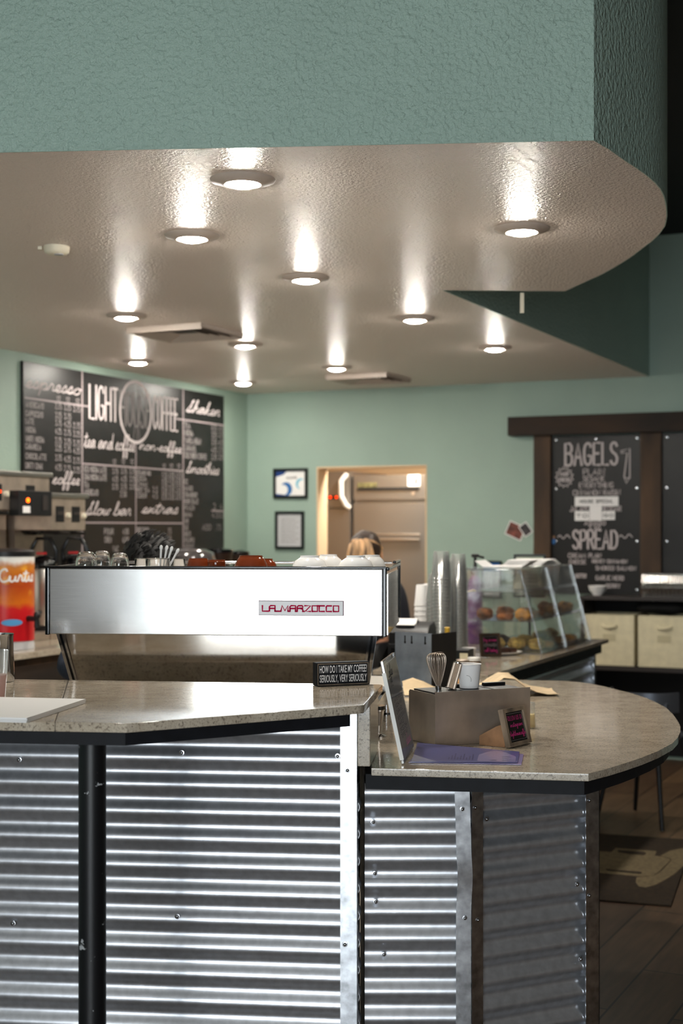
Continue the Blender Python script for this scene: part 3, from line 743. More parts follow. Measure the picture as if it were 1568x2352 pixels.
# ------------------------------------------------------------------ espresso machine
RZ_M = -math.atan(.094)
MC = Vector((-.356, 3.975, LOW_Z))
EM = thing('espresso_machine', 'wide stainless espresso machine seen from behind, with a white name badge', 'espresso machine', MC, RZ_M)
F_M = EM.matrix_basis.copy()
HW, Z0, Z1 = .483, .289, .482
m = MB(); m.box(-HW+.012, HW-.012, 0, .02, Z0, Z1-.008, .003); m.build('back_panel', 'machine_steel', EM)
m = MB(); m.box(-HW+.014, HW-.014, .021, .61, Z0+.004, Z1-.04); m.build('body_shell', 'machine_steel', EM, smooth=False)
m = MB()
m.box(-HW, -HW+.0115, -.004, .024, Z0-.002, Z1-.004, .003); m.box(HW-.0115, HW, -.004, .024, Z0-.002, Z1-.004, .003); m.box(-HW, HW, -.004, .024, Z1-.0075, Z1, .0025)
m.build('frame_edge', 'gloss_black', EM)
for s in (-1, 1):
    m = MB(); m.box(s*HW-.006 if s > 0 else -HW-.002, s*HW+.002 if s > 0 else -HW+.006, .025, .605, Z0+.002, Z1-.022)
    o = m.build('side_panel', 'mirror_steel', EM, smooth=False)
    m = MB(); x0, x1 = (HW-.004, HW+.006) if s > 0 else (-HW-.006, -HW+.004)
    m.box(x0, x1, .605, .622, Z0+.015, Z1+.006, .003); m.box(x0, x1, .024, .622, Z1-.012, Z1-.002, .003); m.box(x0, x1, .36, .622, Z1, Z1+.008, .003)
    m.build('side_frame', 'gloss_black', EM)
m = MB(); m.box(-HW+.02, HW-.02, .03, .6, Z1-.040, Z1-.036); m.build('cup_tray', 'brushed_steel', EM, smooth=False)
m = MB(); m.tube([(-HW+.02, .6, Z1-.004), (HW-.02, .6, Z1-.004)], .005, 10)
m.build('cup_rail', 'chrome', EM)
# leaning mirror-finish lower panel and struts
lz = .09
def quadbox(mb, A, B, th):
    """A,B: two points (x,y,z) lists of 4 corners front; thickness in +y"""
    v1 = [mb.v(p) for p in A]; v2 = [mb.v((p[0], p[1]+th, p[2])) for p in A]
    mb.face(v1); mb.face(v2[::-1])
    for i in range(4): mb.face([v1[i], v2[i], v2[(i+1) % 4], v1[(i+1) % 4]])
xt0, xt1, xb0, xb1 = -HW+.045, HW-.052, -HW+.105, HW-.085
m = MB(); quadbox(m, [(xt0, .035, Z0-.001), (xt1, .035, Z0-.001), (xb1, .047, lz), (xb0, .047, lz)], None, .01); m.build('lower_panel', 'mirror_steel', EM, smooth=False)
for a, c, d in ((xt0, xb0, -1), (xt1, xb1, 1)):
    m = MB(); w = .022*d
    quadbox(m, [(a, .028, Z0-.001), (a+w, .028, Z0-.001), (c+w, .044, lz-.02), (c, .044, lz-.02)], None, .03); m.build('side_strut', 'chrome', EM, smooth=False)
    m = MB(); quadbox(m, [(a+w*.3, .0265, Z0-.001), (a+w*.6, .0265, Z0-.001), (c+w*.6, .0425, lz-.02), (c+w*.3, .0425, lz-.02)], None, .002); m.build('strut_gap', 'gloss_black', EM, smooth=False)
m = MB(); m.prism([(.09, lz+.001), (.6, lz+.001), (.6, lz+.02), (.34, lz+.05), (.3, Z0-.001), (.05, Z0-.001)], -HW+.12, HW-.1, axis='x'); m.build('lower_body', 'dull_steel', EM, smooth=False)
m = MB(); m.box(-HW+.02, HW-.03, .06, .62, lz-.045, lz, .004); m.build('base_frame', 'gloss_black', EM)
m = MB(); m.box(-HW+.03, HW-.01, .36, .66, lz+.003, lz+.022, .004); m.build('drip_tray', 'brushed_steel', EM)
for x in (-HW+.07, HW-.035):
    for y in (.075, .55):
        m = MB(); m.lathe([(.019, .034), (.0235, .075)], 24, c=(x, y, 0)); m.lathe([(.0245, .075), (.0245, lz-.001)], 24, c=(x, y, 0)); m.lathe([(.03, 0.0005), (.03, .004), (.0175, .009), (.0175, .034)], 24, c=(x, y, 0)); lg = m.build('leg', 'chrome', EM)
        m = MB(); m.lathe([(.0265, .078), (.0265, lz-.002)], 24, c=(x, y, 0)); m.build('leg_sleeve', 'black_plastic', lg)
for x in (-.28, 0, .28):
    m = MB(); m.lathe([(.034, Z0-.075), (.036, Z0-.045), (.05, Z0-.04), (.05, Z0)], 28, c=(x, .52, 0)); g = m.build('group_head', 'chrome', EM)
    m = MB(); m.tube([(x, .54, Z0-.062), (x, .6, Z0-.066), (x, .74, Z0-.082)], [.012, .012, .015], 12); m.lathe([(.036, Z0-.1), (.037, Z0-.077)], 24, c=(x, .52, 0)); m.build('portafilter', 'black_plastic', g)
# badge
x0, z0 = hit(595, 1412, F_M, -.004); x1, z1 = hit(788, 1381, F_M, -.004); z0 -= 0; 
m = MB(); m.box(x0, x1, -.009, -.0005, z0-.001, z1, .0025); bd = m.build('name_badge', 'badge_white', EM)
m = MB()
for q in ((x0-.0012, x1+.0012, z0-.0022, z0-.001), (x0-.0012, x1+.0012, z1, z1+.0012), (x0-.0012, x0, z0-.001, z1), (x1, x1+.0016, z0-.001, z1)): m.box(q[0], q[1], -.006, -.0005, q[2], q[3])
m.build('badge_rim', 'badge_outline', bd, smooth=False)
LOGO = {'L': (.6, [[(0, 1), (0, 0), (.6, 0)]]), 'A': (.62, [[(0, 0), (0, .8), (.12, 1), (.55, 1), (.55, 0)], [(0, .5), (.55, .5)]]), 'M': (.8, [[(0, 0), (.12, 1), (.4, .1), (.7, 1), (.7, 0)]]),
        'R': (.62, [[(0, 0), (0, .8), (.12, 1), (.5, 1), (.55, .85), (.55, .58), (.08, .52)], [(.35, .5), (.55, .35), (.55, 0)]]), 'Z': (.66, [[(.02, 1), (.6, 1), (.08, 0), (.6, 0)]]),
        'O': (.6, [[(0, 0), (0, 1), (.52, 1), (.52, 0), (0, 0)]]), 'C': (.6, [[(.52, 1), (.06, 1), (0, .85), (0, .0), (.52, 0)]]), '_': (.42, [[(-.1, 0), (.44, 0)]])}
m = MB(); X = 0; segs = []
word = 'LA_MARZOCCO'
adv = []
for ch in word:
    w, st = LOGO[ch]
    for l in st: segs.append([(X+a, bb) for a, bb in l])
    if ch in 'AMR': segs.append([(X+w-.1, 0), (X+w+.1, 0)])
    if ch == 'O' and X < 5.5: segs.append([(X+.5, 1), (X+.75, 1)])
    X += w + (.1 if ch != '_' else 0)
sx = (x1-x0-.02)/(X-.1); hh = (z1-z0)*.40
for l in segs: m.ribbon([(x0+.010+a*sx, z0+(z1-z0)*.27+bb*hh) for a, bb in l],   .0042, -.0102)
m.build('badge_lettering', 'magenta_ink', bd, smooth=False)

# cups and glasses on the cup tray
TZ = LOW_Z + Z1 - .0355
def mtop(px, y, inv=F_M):
    x, z = hit(px, 1290, F_M, y); return F_M @ Vector((x, y, 0))
def cup(name, mat_, r, h, foot, label, cat, px, y, group, handle=True, z=TZ):
    p = mtop(px, y); t = thing(name, label, cat, (p.x, p.y, z), RZ_M, group)
    prof = [(r, 0), (r*.985, h*.12), (r*.9, h*.45), (r*.74, h*.75), (foot*1.05, h*.9), (foot, h*.92), (foot*.98, h), (foot*.86, h), (foot*.84, h*.93), (0, h*.9)]
    inn = [(r-.004, 0.0), (r*.88, h*.3), (r*.66, h*.72), (0, h*.82)]
    m = MB(); m.lathe(inn[::-1]+prof[:], 36, cap=False); m.build('bowl', mat_, t, angle=50)
    if handle:
        m = MB(); a = 2.1
        pts = [Vector((r*k*cos(a), r*k*sin(a), zz)) for k, zz in ((.9, h*.25), (1.25, h*.2), (1.42, h*.4), (1.25, h*.6), (.82, h*.62))]
        m.tube(pts, .0045, 8); m.build('handle', mat_, t)
    return t
cup('coffee_cup', 'brown_ceramic', .042, .055, .028, 'small brown cup upside down on the machine, beside the glass jars', 'cup', 455, .12, 'upturned brown cups')
cup('coffee_cup', 'brown_ceramic', .034, .052, .025, 'smallest brown cup upside down, between the two other brown cups', 'cup', 497, .072, 'upturned brown cups')
cup('coffee_cup', 'brown_ceramic', .056, .064, .034, 'largest brown cup upside down on the espresso machine', 'cup', 576, .10, 'upturned brown cups')
cup('coffee_cup', 'brown_ceramic', .046, .052, .026, 'brown cup upside down half hidden behind the largest brown cup', 'cup', 606, .24, 'upturned brown cups')
cup('coffee_cup', 'white_ceramic', .058, .064, .027, 'big white cup upside down on the machine, nearer the brown cups', 'cup', 711, .10, 'upturned white cups')
cup('coffee_cup', 'white_ceramic', .052, .064, .026, 'white cup upside down peeking out between the two big white cups', 'cup', 754, .27, 'upturned white cups')
cup('coffee_cup', 'white_ceramic', .058, .064, .027, 'big white cup upside down near the end of the machine by the door', 'cup', 817, .11, 'upturned white cups')
cup('coffee_cup', 'white_ceramic', .048, .063, .025, 'white cup upside down at the machine corner, behind the big white cup', 'cup', 853, .26, 'upturned white cups')
mat('solid_glass', (255, 255, 255), .02, trans=1.0, ior=1.45)
def tumbler(px, y, r, h, label):
    p = mtop(px, y); t = thing('glass_cup', label, 'glass', (p.x, p.y, TZ), RZ_M, 'upturned glass cups')
    o = [(r*.97, 0), (r, h*.25), (r*.97, h*.6), (r*.82, h*.88), (r*.6, h*.98), (r*.3, h), (0, h)]
    i = [(r*.97-.003, 0), (r-.003, h*.25), (r*.94-.002, h*.58), (r*.76, h*.82), (r*.5, h*.9), (0, h*.92)]
    m = MB(); m.lathe(i[::-1]+o, 36, cap=False); m.build('glass_body', 'solid_glass', t, angle=60)
tumbler(198, .06, .031, .075, 'large upturned glass cup at the end of the machine near the tea dispenser')
tumbler(234, .16, .026, .076, 'upturned glass cup half hidden behind the large glass cup')
tumbler(275, .09, .027, .071, 'upturned glass cup closest to the dark haired person')
def jar(px, y, r, h, label):
    p = mtop(px, y); t = thing('glass_jar', label, 'jar', (p.x, p.y, TZ), RZ_M, 'low glass jars on the machine')
    m = MB(); m.lathe([(0, .004), (r-.003, .005), (r-.003, h-.002), (r-.001, h), (r+.001, h-.001), (r, h*.5), (r, .001), (0, 0)], 36, cap=False); m.build('jar_wall', 'solid_glass', t, angle=60)
    m = MB(); m.tube([((r)*cos(k*pi/16), r*sin(k*pi/16), h-.002) for k in range(32)], .0016, 6, closed=True); m.build('jar_rim', 'solid_glass', t)
    return t
jar(324, .20, .018, .053, 'small low glass jar next to the three glass cups')
jar(362, .09, .034, .056, 'wide low glass jar holding clear plastic spoons')
jar(410, .20, .019, .053, 'small low glass jar next to the brown cups')
c0 = mtop(376, .09)
for i, (dx, dz, ti) in enumerate([(-.006, 0, .04), (0, .002, .16), (.003, .002, .30), (.006, -.004, .5)]):
    lab = ['most upright clear plastic spoon in the wide glass jar', 'clear plastic spoon second from upright in the glass jar', 'clear plastic spoon leaning between its neighbours and the most tilted one', 'most tilted clear plastic spoon in the wide glass jar'][i]
    t = thing('plastic_spoon', lab, 'spoon', (c0.x+dx-.004, c0.y+dx, TZ+.008), RZ_M, 'clear plastic spoons')
    R = Matrix.Rotation(ti, 4, 'Y'); L = .082
    m = MB(R); m.tube([(0, 0, 0), (0, 0, L*.5), (0, 0, L*.9)], [.0022, .0028, .0034], 8); m.ell((0, 0, L*.95), .0048, .0022, .008, 14, 8); m.build('spoon_body', 'spoon_plastic' if 'spoon_plastic' in MATS else mat('spoon_plastic', (222, 220, 216), .2), t)
# ------------------------------------------------------------------ things on the high bar
p0 = on_z(727, 1577, BAR_Z); p1 = on_z(848, 1572, BAR_Z)
rz = atan2(p1.y-p0.y, p1.x-p0.x); W = (p1-p0).length
t = thing('slogan_block', 'dark wooden box sign with white capitals standing on the bar top', 'sign', (p0.x, p0.y, BAR_Z), rz)
H = .0605
m = MB(); m.box(0, W, 0, .030, .0005, H, .0012); m.build('block', 'black_wood', t)
m = MB()
for a in ((0.0025, W-.0025, .0025, .0045), (.0025, W-.0025, H-.0045, H-.0025), (.0025, .0045, .0045, H-.0045), (W-.0045, W-.0025, .0045, H-.0045)): m.box(a[0], a[1], -.0006, 0, a[2], a[3])
m.build('border_line', 'grey_wood', t, smooth=False)
Mx = Matrix.Translation((.008, 0, .0335))
font_mesh('HOW DO I TAKE MY COFFEE?', W-.0155, .0195, .0007, 'slogan_lettering', 'chalk_white', t, Mx, .012)
font_mesh('SERIOUSLY, VERY SERIOUSLY', W-.0155, .0225, .0007, 'slogan_lettering', 'chalk_white', t, Matrix.Translation((.008, 0, .0065)), .012)
# paper pad
a = on_z(196, 1616, BAR_Z); bq = on_z(64, 1660, BAR_Z)
t = thing('paper_stack', 'stack of white paper sheets lying on the bar top', 'paper', (a.x, a.y, BAR_Z))
rzp = atan2(a.y-bq.y, a.x-bq.x)
for k in range(4):
    d = (k*7 % 5)*.0012
    m = MB(Matrix.Rotation(rzp, 4, 'Z')); m.box(-.34+d, d*.7, -.0, .40, .0008+.0026*k, .0029+.0026*k) ; m.build('paper_sheet', 'paper', t, smooth=False)
# milk pitcher
p = on_z(4, 1561, BAR_Z)
t = thing('milk_pitcher', 'steel milk pitcher standing on the bar top, cut by the picture edge', 'pitcher', (p.x, 3.78, BAR_Z))
m = MB(); m.lathe([(0, .0005), (.041, .0005), (.0435, .004), (.0435, .03), (.041, .075), (.0405, .12), (.042, .127), (.0405, .1265), (.039, .12), (.0395, .07), (.042, .03), (.04, .006), (0, .004)], 40, cap=False); m.build('pitcher_body', 'chrome', t)
m = MB(); m.tube([(-.038, -.01, .11), (-.07, -.015, .105), (-.075, -.018, .06), (-.042, -.012, .025)], .005, 10); m.build('handle', 'chrome', t)
p = on_z(-18, 1608, BAR_Z)
t = thing('iced_drink_cup', 'clear plastic cup with black straw mostly cut off by the picture edge', 'cup', (p.x, p.y, BAR_Z))
m = MB(); m.lathe([(.03, .0005), (.032, .03), (.036, .075), (.038, .118)], 36, cap=False); m.build('cup_wall', 'clear_cup_plastic', t)
m = MB(); m.lathe([(0, .002), (.029, .002), (.031, .03), (.0335, .06), (0, .06)], 32, cap=False); m.build('pink_drink', 'pink_drink', t)
m = MB(); m.tube([(-.006, 0, .01), (.016, 0, .15)], .003, 10); m.build('straw', 'black_plastic', t)

# ------------------------------------------------------------------ things on the lower counter
def lowp(px, py): return on_z(px, py, LOW_Z)
# steel caddy
c0 = lowp(999, 1715); dirx = Vector((1, .474, 0)).normalized(); rz = atan2(dirx.y, dirx.x)
t = thing('steel_caddy', 'brushed steel condiment caddy with keyhole slots, whisk standing in it', 'caddy', (c0.x, c0.y, LOW_Z), rz)
CW, CD, CH = .302, .150, .146
m = MB(); th = .0014
m.box(0, CW, 0, th, .0006, CH); m.box(0, CW, CD-th, CD, .0006, CH-.01); m.box(0, CW, th, CD-th, .0006, .002)
m.prism([(th, .0006), (CD-th, .0006), (CD-th, CH-.012), (CD-.006, CH-.006), (th+.004, CH-.006), (th, CH-.01)], 0, th, axis='x'); m.prism([(th, .0006), (CD-th, .0006), (CD-th, CH-.01), (th, CH-.004)], CW-th, CW, axis='x')
m.build('outer_box', 'dull_steel', t, smooth=False)
m = MB()
for px, py in ((1050, 1604), (1173, 1590)):
    x, z = hit(px, py, t.matrix_basis, 0); z -= LOW_Z
    m.box(x-.0016, x+.0016, -.0006, .0001, z-.006, z+.008); m.lathe([(.0042, -.0006), (.0042, .0001)], 16, c=(x, 0, z-.008), R=Matrix.Rotation(pi/2, 3, 'X'))
for px, py in ((1007, 1610), (1209, 1596)):
    x, z = hit(px, py, t.matrix_basis, 0); m.lathe([(.0018, -.0005), (.0018, .0001)], 10, c=(x, 0, z-LOW_Z), R=Matrix.Rotation(pi/2, 3, 'X'))
m.build('keyhole_slot', 'matte_black', t, smooth=False)
for k in range(3):
    xa = .008 + k*.098
    m = MB(); m.box(xa, xa+.09, .02, CD-.012, .01, CH-.003, .003); ins = m.build('compartment_bin', 'black_plastic', t)
    if k: 
        m = MB(); m.box(xa+.01, xa+.08, CD-.05, CD-.035, CH-.003, CH+.006, .002); m.build('bin_lip', 'black_plastic', ins)
FC = t.matrix_basis.copy()
# whisk
wp = FC @ Vector((.05, .07, CH-.002))
t = thing('wire_whisk', 'black handled balloon whisk sticking up wires first from the steel caddy', 'whisk', wp, rz)
tilt = Matrix.Rotation(-.09, 4, 'Y')
m = MB(tilt)
m.tube([(0, 0, -.0), (0, 0, .012)], .008, 14); m.build('handle', 'chrome', t)
for k in range(11):
    a = pi*k/11; ca, sa = cos(a), sin(a); m = MB(tilt); pts = []
    for i in range(25):
        u = -1 + 2*i/24; s_ = 1-abs(u)
        z_ = .008 + .095*(1-abs(u)**2.3)
        w_ = .026*math.copysign(1, u)*(sin(pi*min(1, abs(u))**.8)**.8) + .003*math.copysign(1, u)*abs(u)
        pts.append((w_*ca, w_*sa, z_ - .004*k/11))
    m.tube(pts, .0008, 6); m.build('wire_loop', 'dull_steel', t)
# steel cylinder
sp = FC @ Vector((.088, .07, CH-.0022))
t = thing('steel_tube', 'ribbed steel tube leaning in the caddy between the whisk and paper cup', 'tube', sp, rz)
tilt = Matrix.Rotation(.32, 4, 'Y')
m = MB(tilt); n = 28
prof = []
ring0 = []; ring1 = []
for k in range(n*2):
    a = 2*pi*k/(n*2); r = .0118 if k % 2 else .0132
    ring0.append(m.v((r*cos(a), r*sin(a), .002))); ring1.append(m.v((r*cos(a), r*sin(a), .074)))
for k in range(n*2): m.face([ring0[k], ring0[(k+1) % (2*n)], ring1[(k+1) % (2*n)], ring1[k]])
m.face(ring0[::-1]); m.face(ring1); m.build('ribbed_body', 'dull_steel', t, angle=20)
m = MB(tilt); m.lathe([(.0136, .0725), (.0138, .0755), (.012, .0765)], 28); m.build('end_cap', 'chrome', t)
# paper cup
cp = FC @ Vector((.15, .075, CH-.0022))
t = thing('paper_cup', 'single white paper cup with grey printed arc standing in the steel caddy', 'cup', cp, rz)
CR, CHt = .0335, .068
m = MB(); m.lathe([(0, .0015), (.024, .0015), (.0265, 0.0005), (.0268, .002), (.0325, CHt-.004), (.0312, CHt-.003), (.0255, .006), (0, .005)], 40, cap=False); m.build('cup_wall', 'paper', t)
m = MB(); m.tube([(.0325*cos(2*pi*k/36), .0325*sin(2*pi*k/36), CHt-.002) for k in range(36)], .0016, 8, closed=True); m.build('rolled_rim', 'paper', t)
m = MB()
for k in range(18):
    a0 = -.3+1.9*k/18; a1 = -.3+1.9*(k+1)/18
    def cpnt(a, r0):
        x = -.016 + r0*cos(a)*1; z = .024 + r0*sin(a); rr = .0268 + (z/CHt)*.0057 + .0009
        ph = -pi/2 - .25 + x/rr; return (rr*cos(ph), rr*sin(ph), z)
    m.poly([cpnt(a0, .0130), cpnt(a1, .0130), cpnt(a1, .0138), cpnt(a0, .0138)])
m.build('printed_arc', 'ink', t, smooth=False)
# crumpled paper bag and pastry behind the caddy
kp = Vector((.48, 5.07, LOW_Z))
t = thing('paper_wrapper', 'crumpled tan paper wrapper lying behind the paper cup on the lower counter', 'wrapper', kp, 0)
random.seed(4); m = MB(); G = []
for i in range(15):
    row = []
    for j in range(9):
        x = -.26+.54*i/14; y = -.1+.2*j/8
        z = .004 + .062*math.exp(-((x-.10)/.07)**2) + .035*math.exp(-((x+.22)/.06)**2)*(j/8) + random.random()*.008
        row.append((x, y, z))
    G.append(row)
vt = [[m.v(p) for p in r] for r in G]; vb = [[m.v((p[0], p[1], p[2]-.0012)) for p in r] for r in G]
for i in range(14):
    for j in range(8):
        m.face([vt[i][j], vt[i+1][j], vt[i+1][j+1], vt[i][j+1]]); m.face([vb[i][j], vb[i][j+1], vb[i+1][j+1], vb[i+1][j]])
for i in range(14):
    m.face([vt[i][0], vb[i][0], vb[i+1][0], vt[i+1][0]]); m.face([vt[i][8], vt[i+1][8], vb[i+1][8], vb[i][8]])
for j in range(8):
    m.face([vt[0][j], vt[0][j+1], vb[0][j+1], vb[0][j]]); m.face([vt[14][j], vb[14][j], vb[14][j+1], vt[14][j+1]])
m.build('crumpled_sheet', 'kraft_paper', t)
def lump(name, mt, label, loc, r, rz_, cat='pastry', group=None, ring=False, seed=1):
    random.seed(seed); t = MB(); ph = [random.random()*6 for _ in range(6)]
    f = lambda d: 1 + .07*sin(5*d.x+ph[0]) + .06*sin(6*d.y+ph[1]) + .05*sin(7*d.z+ph[2]+3*d.x) + .03*sin(13*d.x+11*d.y+ph[3])
    if ring:
        pts = [(r*.62*cos(2*pi*k/24), r*.62*sin(2*pi*k/24), r*.36) for k in range(24)]
        t.tube(pts, [r*.38*(1+.06*sin(3*k+ph[0])) for k in range(24)], 12, closed=True)
    else: t.ell((0, 0, r*.66), r, r*.95, r*.66, 22, 14, f)
    o = t.build(name, mt, angle=80); o.location = loc; o.rotation_euler = (0, 0, rz_); return tag(o, label, cat, group)
lump('bread_roll', 'bagel', 'small glazed roll on the tan paper behind the paper cup, on the whisk side', (.43, 5.06, LOW_Z+.012), .034, .3, group='rolls behind the paper cup', seed=3)
lump('bread_roll', 'bagel', 'small brown roll on the tan paper behind the paper cup, on the wrapper side', (.50, 4.93, LOW_Z+.001), .03, .9, group='rolls behind the paper cup', seed=5)
# leaning clear sign holder
A = lowp(921, 1757); B = lowp(947, 1717)
ax = (B-A).normalized(); Ls = .262
TA = at(871, 1520, A.y+.01)
t = thing('sign_holder', 'clear acrylic sign holder leaning against the end of the high bar', 'sign', (A.x, A.y, LOW_Z), atan2(ax.y, ax.x))
lean = math.atan2(A.x-TA.x, TA.z-LOW_Z); hh = (TA-A).length
Lm = Matrix.Rotation(-lean*1.05, 4, 'X')
# local x along the foot edge, -y faces the customer side, z up; leaning back is +y
m = MB(Matrix.Rotation(lean, 4, 'X').inverted()); m.box(0, Ls, -.009, .0, .001, hh, .002); m.build('acrylic_block', 'sign_acrylic', t)
m = MB(Matrix.Rotation(lean, 4, 'X').inverted()); m.box(.004, Ls-.004, -.0075, -.006, .006, hh-.012); ins = m.build('paper_insert', 'paper_grey', t, smooth=False)
m = MB(Matrix.Rotation(lean, 4, 'X').inverted())
for k, (tx, z, h, s, sl) in enumerate([('Coffee', .215, .03, .10, .1), ('the', .19, .02, .05, .1)]):
    write(m, tx, .03, .03+s, z, h, .0022, -.0094, script=tx != 'the', slant=.2) if tx != 'the' else write(m, 'THE', .05, .05+s, z, h, .0016, -.0094)
for k in range(7): write(m, ['LATTE VANILLA', 'MOCHA MINT', 'CARAMEL', 'HONEY CINNAMON', 'MAPLE', 'SPICED CHAI', 'TOFFEE NUT'][k], .05, .05+[.17, .15, .13, .18, .1, .15, .14][k], .150-.0155*k, .010, .0011, -.0094)
m.build('sign_lettering', 'ink', ins, smooth=False)
m = MB(Matrix.Rotation(lean, 4, 'X').inverted()); write(m, 'please', .12, .22, .03, .028, .002, -.0094, script=True); m.build('pink_lettering', 'pink_print', ins, smooth=False)
m = MB(Matrix.Rotation(lean, 4, 'X').inverted()); m.box(-.0022, -.0004, -.0095, .0005, .012, hh-.030); m.build('bright_edge_strip', 'white_plastic', t, smooth=False)
# menus
def sheet(name, pts, z, mt, label):
    P = [on_z(x, y, LOW_Z+z) for x, y in pts]; t = thing(name, label, 'menu', (P[3].x, P[3].y, LOW_Z), 0, 'laminated menus')
    m = MB(); n = 14
    def pt(u, v, dz):
        q = (P[3]*(1-u)+P[2]*u)*(1-v) + (P[0]*(1-u)+P[1]*u)*v; curl = .007*max(0, v-.4)*(1-u)*1.6
        return (q.x, q.y, LOW_Z+z+dz+curl)
    tp = [[m.v(pt(i/n, j/6, .0008)) for j in range(7)] for i in range(n+1)]; bt = [[m.v(pt(i/n, j/6, 0)) for j in range(7)] for i in range(n+1)]
    for i in range(n):
        for j in range(6): m.face([tp[i][j], tp[i+1][j], tp[i+1][j+1], tp[i][j+1]]); m.face([bt[i][j], bt[i][j+1], bt[i+1][j+1], bt[i+1][j]])
        m.face([tp[i][0], bt[i][0], bt[i+1][0], tp[i+1][0]]); m.face([tp[i][6], tp[i+1][6], bt[i+1][6], bt[i][6]])
    for j in range(6): m.face([tp[0][j], tp[0][j+1], bt[0][j+1], bt[0][j]]); m.face([tp[n][j], bt[n][j], bt[n][j+1], tp[n][j+1]])
    o = m.build('laminate_sheet', mt, t, world=True); return t, pt
sheet('laminated_menu', [(968, 1716), (1202, 1733), (1197, 1757), (938, 1752)], .0012, 'menu_lilac', 'lower of two laminated menus, its lilac edge showing under the purple one')
t, pt = sheet('laminated_menu', [(958, 1712), (1193, 1727), (1188, 1752), (944, 1750)], .0034, 'menu_purple', 'upper purple laminated menu lying in front of the steel caddy')
m = MB()
n = 10
for i in range(n):
    u0, u1 = .62+.36*i/n, .62+.36*(i+1)/n
    e = lambda u: .5+.4*sin((u-.62)*9)
    m.poly([Vector(pt(u0, .04, .0012)), Vector(pt(u1, .04, .0012)), Vector(pt(u1, e(u1), .0012)), Vector(pt(u0, e(u0), .0012))])
m.build('lilac_area', 'menu_lilac', t, world=True, smooth=False)
m = MB()
for i in range(9):
    u = .34+.028*i
    for v0, v1 in ((.15, .3+.12*(i % 3)),): m.poly([Vector(pt(u, v0, .0015)), Vector(pt(u+.012, v0, .0015)), Vector(pt(u+.012, v1, .0015)), Vector(pt(u, v1, .0015))])
for i in range(3):
    for k in range(2): m.poly([Vector(pt(.74+.11*k, .12+.14*i, .0015)), Vector(pt(.80+.12*k, .12+.14*i, .0015)), Vector(pt(.80+.12*k, .17+.14*i, .0015)), Vector(pt(.74+.11*k, .17+.14*i, .0015))])
m.build('menu_print', 'menu_ink', t, world=True, smooth=False)
# small framed chalk sign
def framed_chalk(A, B, h, lean, label, lines, border=.011, depth=.016, prop=True, name='framed_chalk_sign', frame_mat='grey_wood'):
    W = (B-A).length; rz = atan2(B.y-A.y, B.x-A.x)
    t = thing(name, label, 'sign', (A.x, A.y, A.z), rz)
    Lm = Matrix.Rotation(-lean, 4, 'X')
    m = MB(Lm)
    m.box(0, border, 0, depth, .001, h, .001); m.box(W-border, W, 0, depth, .001, h, .001); m.box(border, W-border, 0, depth, .001, border, .001); m.box(border, W-border, 0, depth, h-border, h, .001)
    m.build('frame', frame_mat, t)
    m = MB(Lm); m.box(border-.001, W-border+.001, .006, .009, border-.001, h-border+.001); bd = m.build('chalkboard_panel', 'chalkboard', t, smooth=False)
    for mt in {l[5] for l in lines}:
        m = MB(Lm)
        for tx, x0, x1, z, hh, mm, sc in lines:
            if mm == mt: write(m, tx, border+(W-2*border)*x0, border+(W-2*border)*x1, border+(h-2*border)*z, (h-2*border)*hh, .0008 if W < .12 else .0011, .0054, script=sc)
        m.build('chalk_lettering', mt, bd, smooth=False)
    m = MB(Lm)
    i = border+.004
    for q in ((i, W-i, i, i+.0008), (i, W-i, h-i-.0008, h-i), (i, i+.0008, i, h-i), (W-i-.0008, W-i, i, h-i)): m.box(q[0], q[1], .0052, .0058, q[2], q[3])
    m.build('border_line', 'chalk_faint', bd, smooth=False)
    return t, W
A = lowp(1172, 1720); B = lowp(1231, 1706)
A2 = A + Vector((0, 0, .0005)); A2.z = LOW_Z+.004
B2 = A + (B-A).normalized()*.115; B2.z = A2.z
t, W = framed_chalk(A2, B2, .102, .24, 'small wooden framed chalk sign with pink writing, propped beside the steel caddy',
    [('FOLLOW US ON', .08, .95, .72, .15, 'pink_chalk', False), ('instagram', .2, .9, .50, .17, 'pink_chalk', True), ('@lighthouse.coffee', .05, .98, .2, .17, 'pink_chalk', True)])
m = MB(); m.prism([(.02, -.003), (.10, -.003), (.10, .022), (.045, .052), (.02, .06)], .004, .009, axis='x'); m.build('easel_prop', 'brown_card', t, smooth=False)
# stray glass of honey sticks hidden behind the sign: amber glint beside the caddy
p = lowp(1222, 1690) + Vector((.012, .02, 0))
t = thing('yellow_shaker', 'small yellowish clear shaker just behind the framed chalk sign', 'shaker', (p.x+.0, p.y+.14, LOW_Z))
m = MB(); m.lathe([(0, .0005), (.02, .0005), (.021, .003), (.017, .06), (.0175, .075)], 24); m.build('shaker_body', 'clear_cup_plastic', t)
m = MB(); m.lathe([(.0, .003), (.018, .003), (.016, .04), (0, .04)], 24, cap=False); m.build('filling', mat('yellow_fill', (226, 200, 120), .5), t)
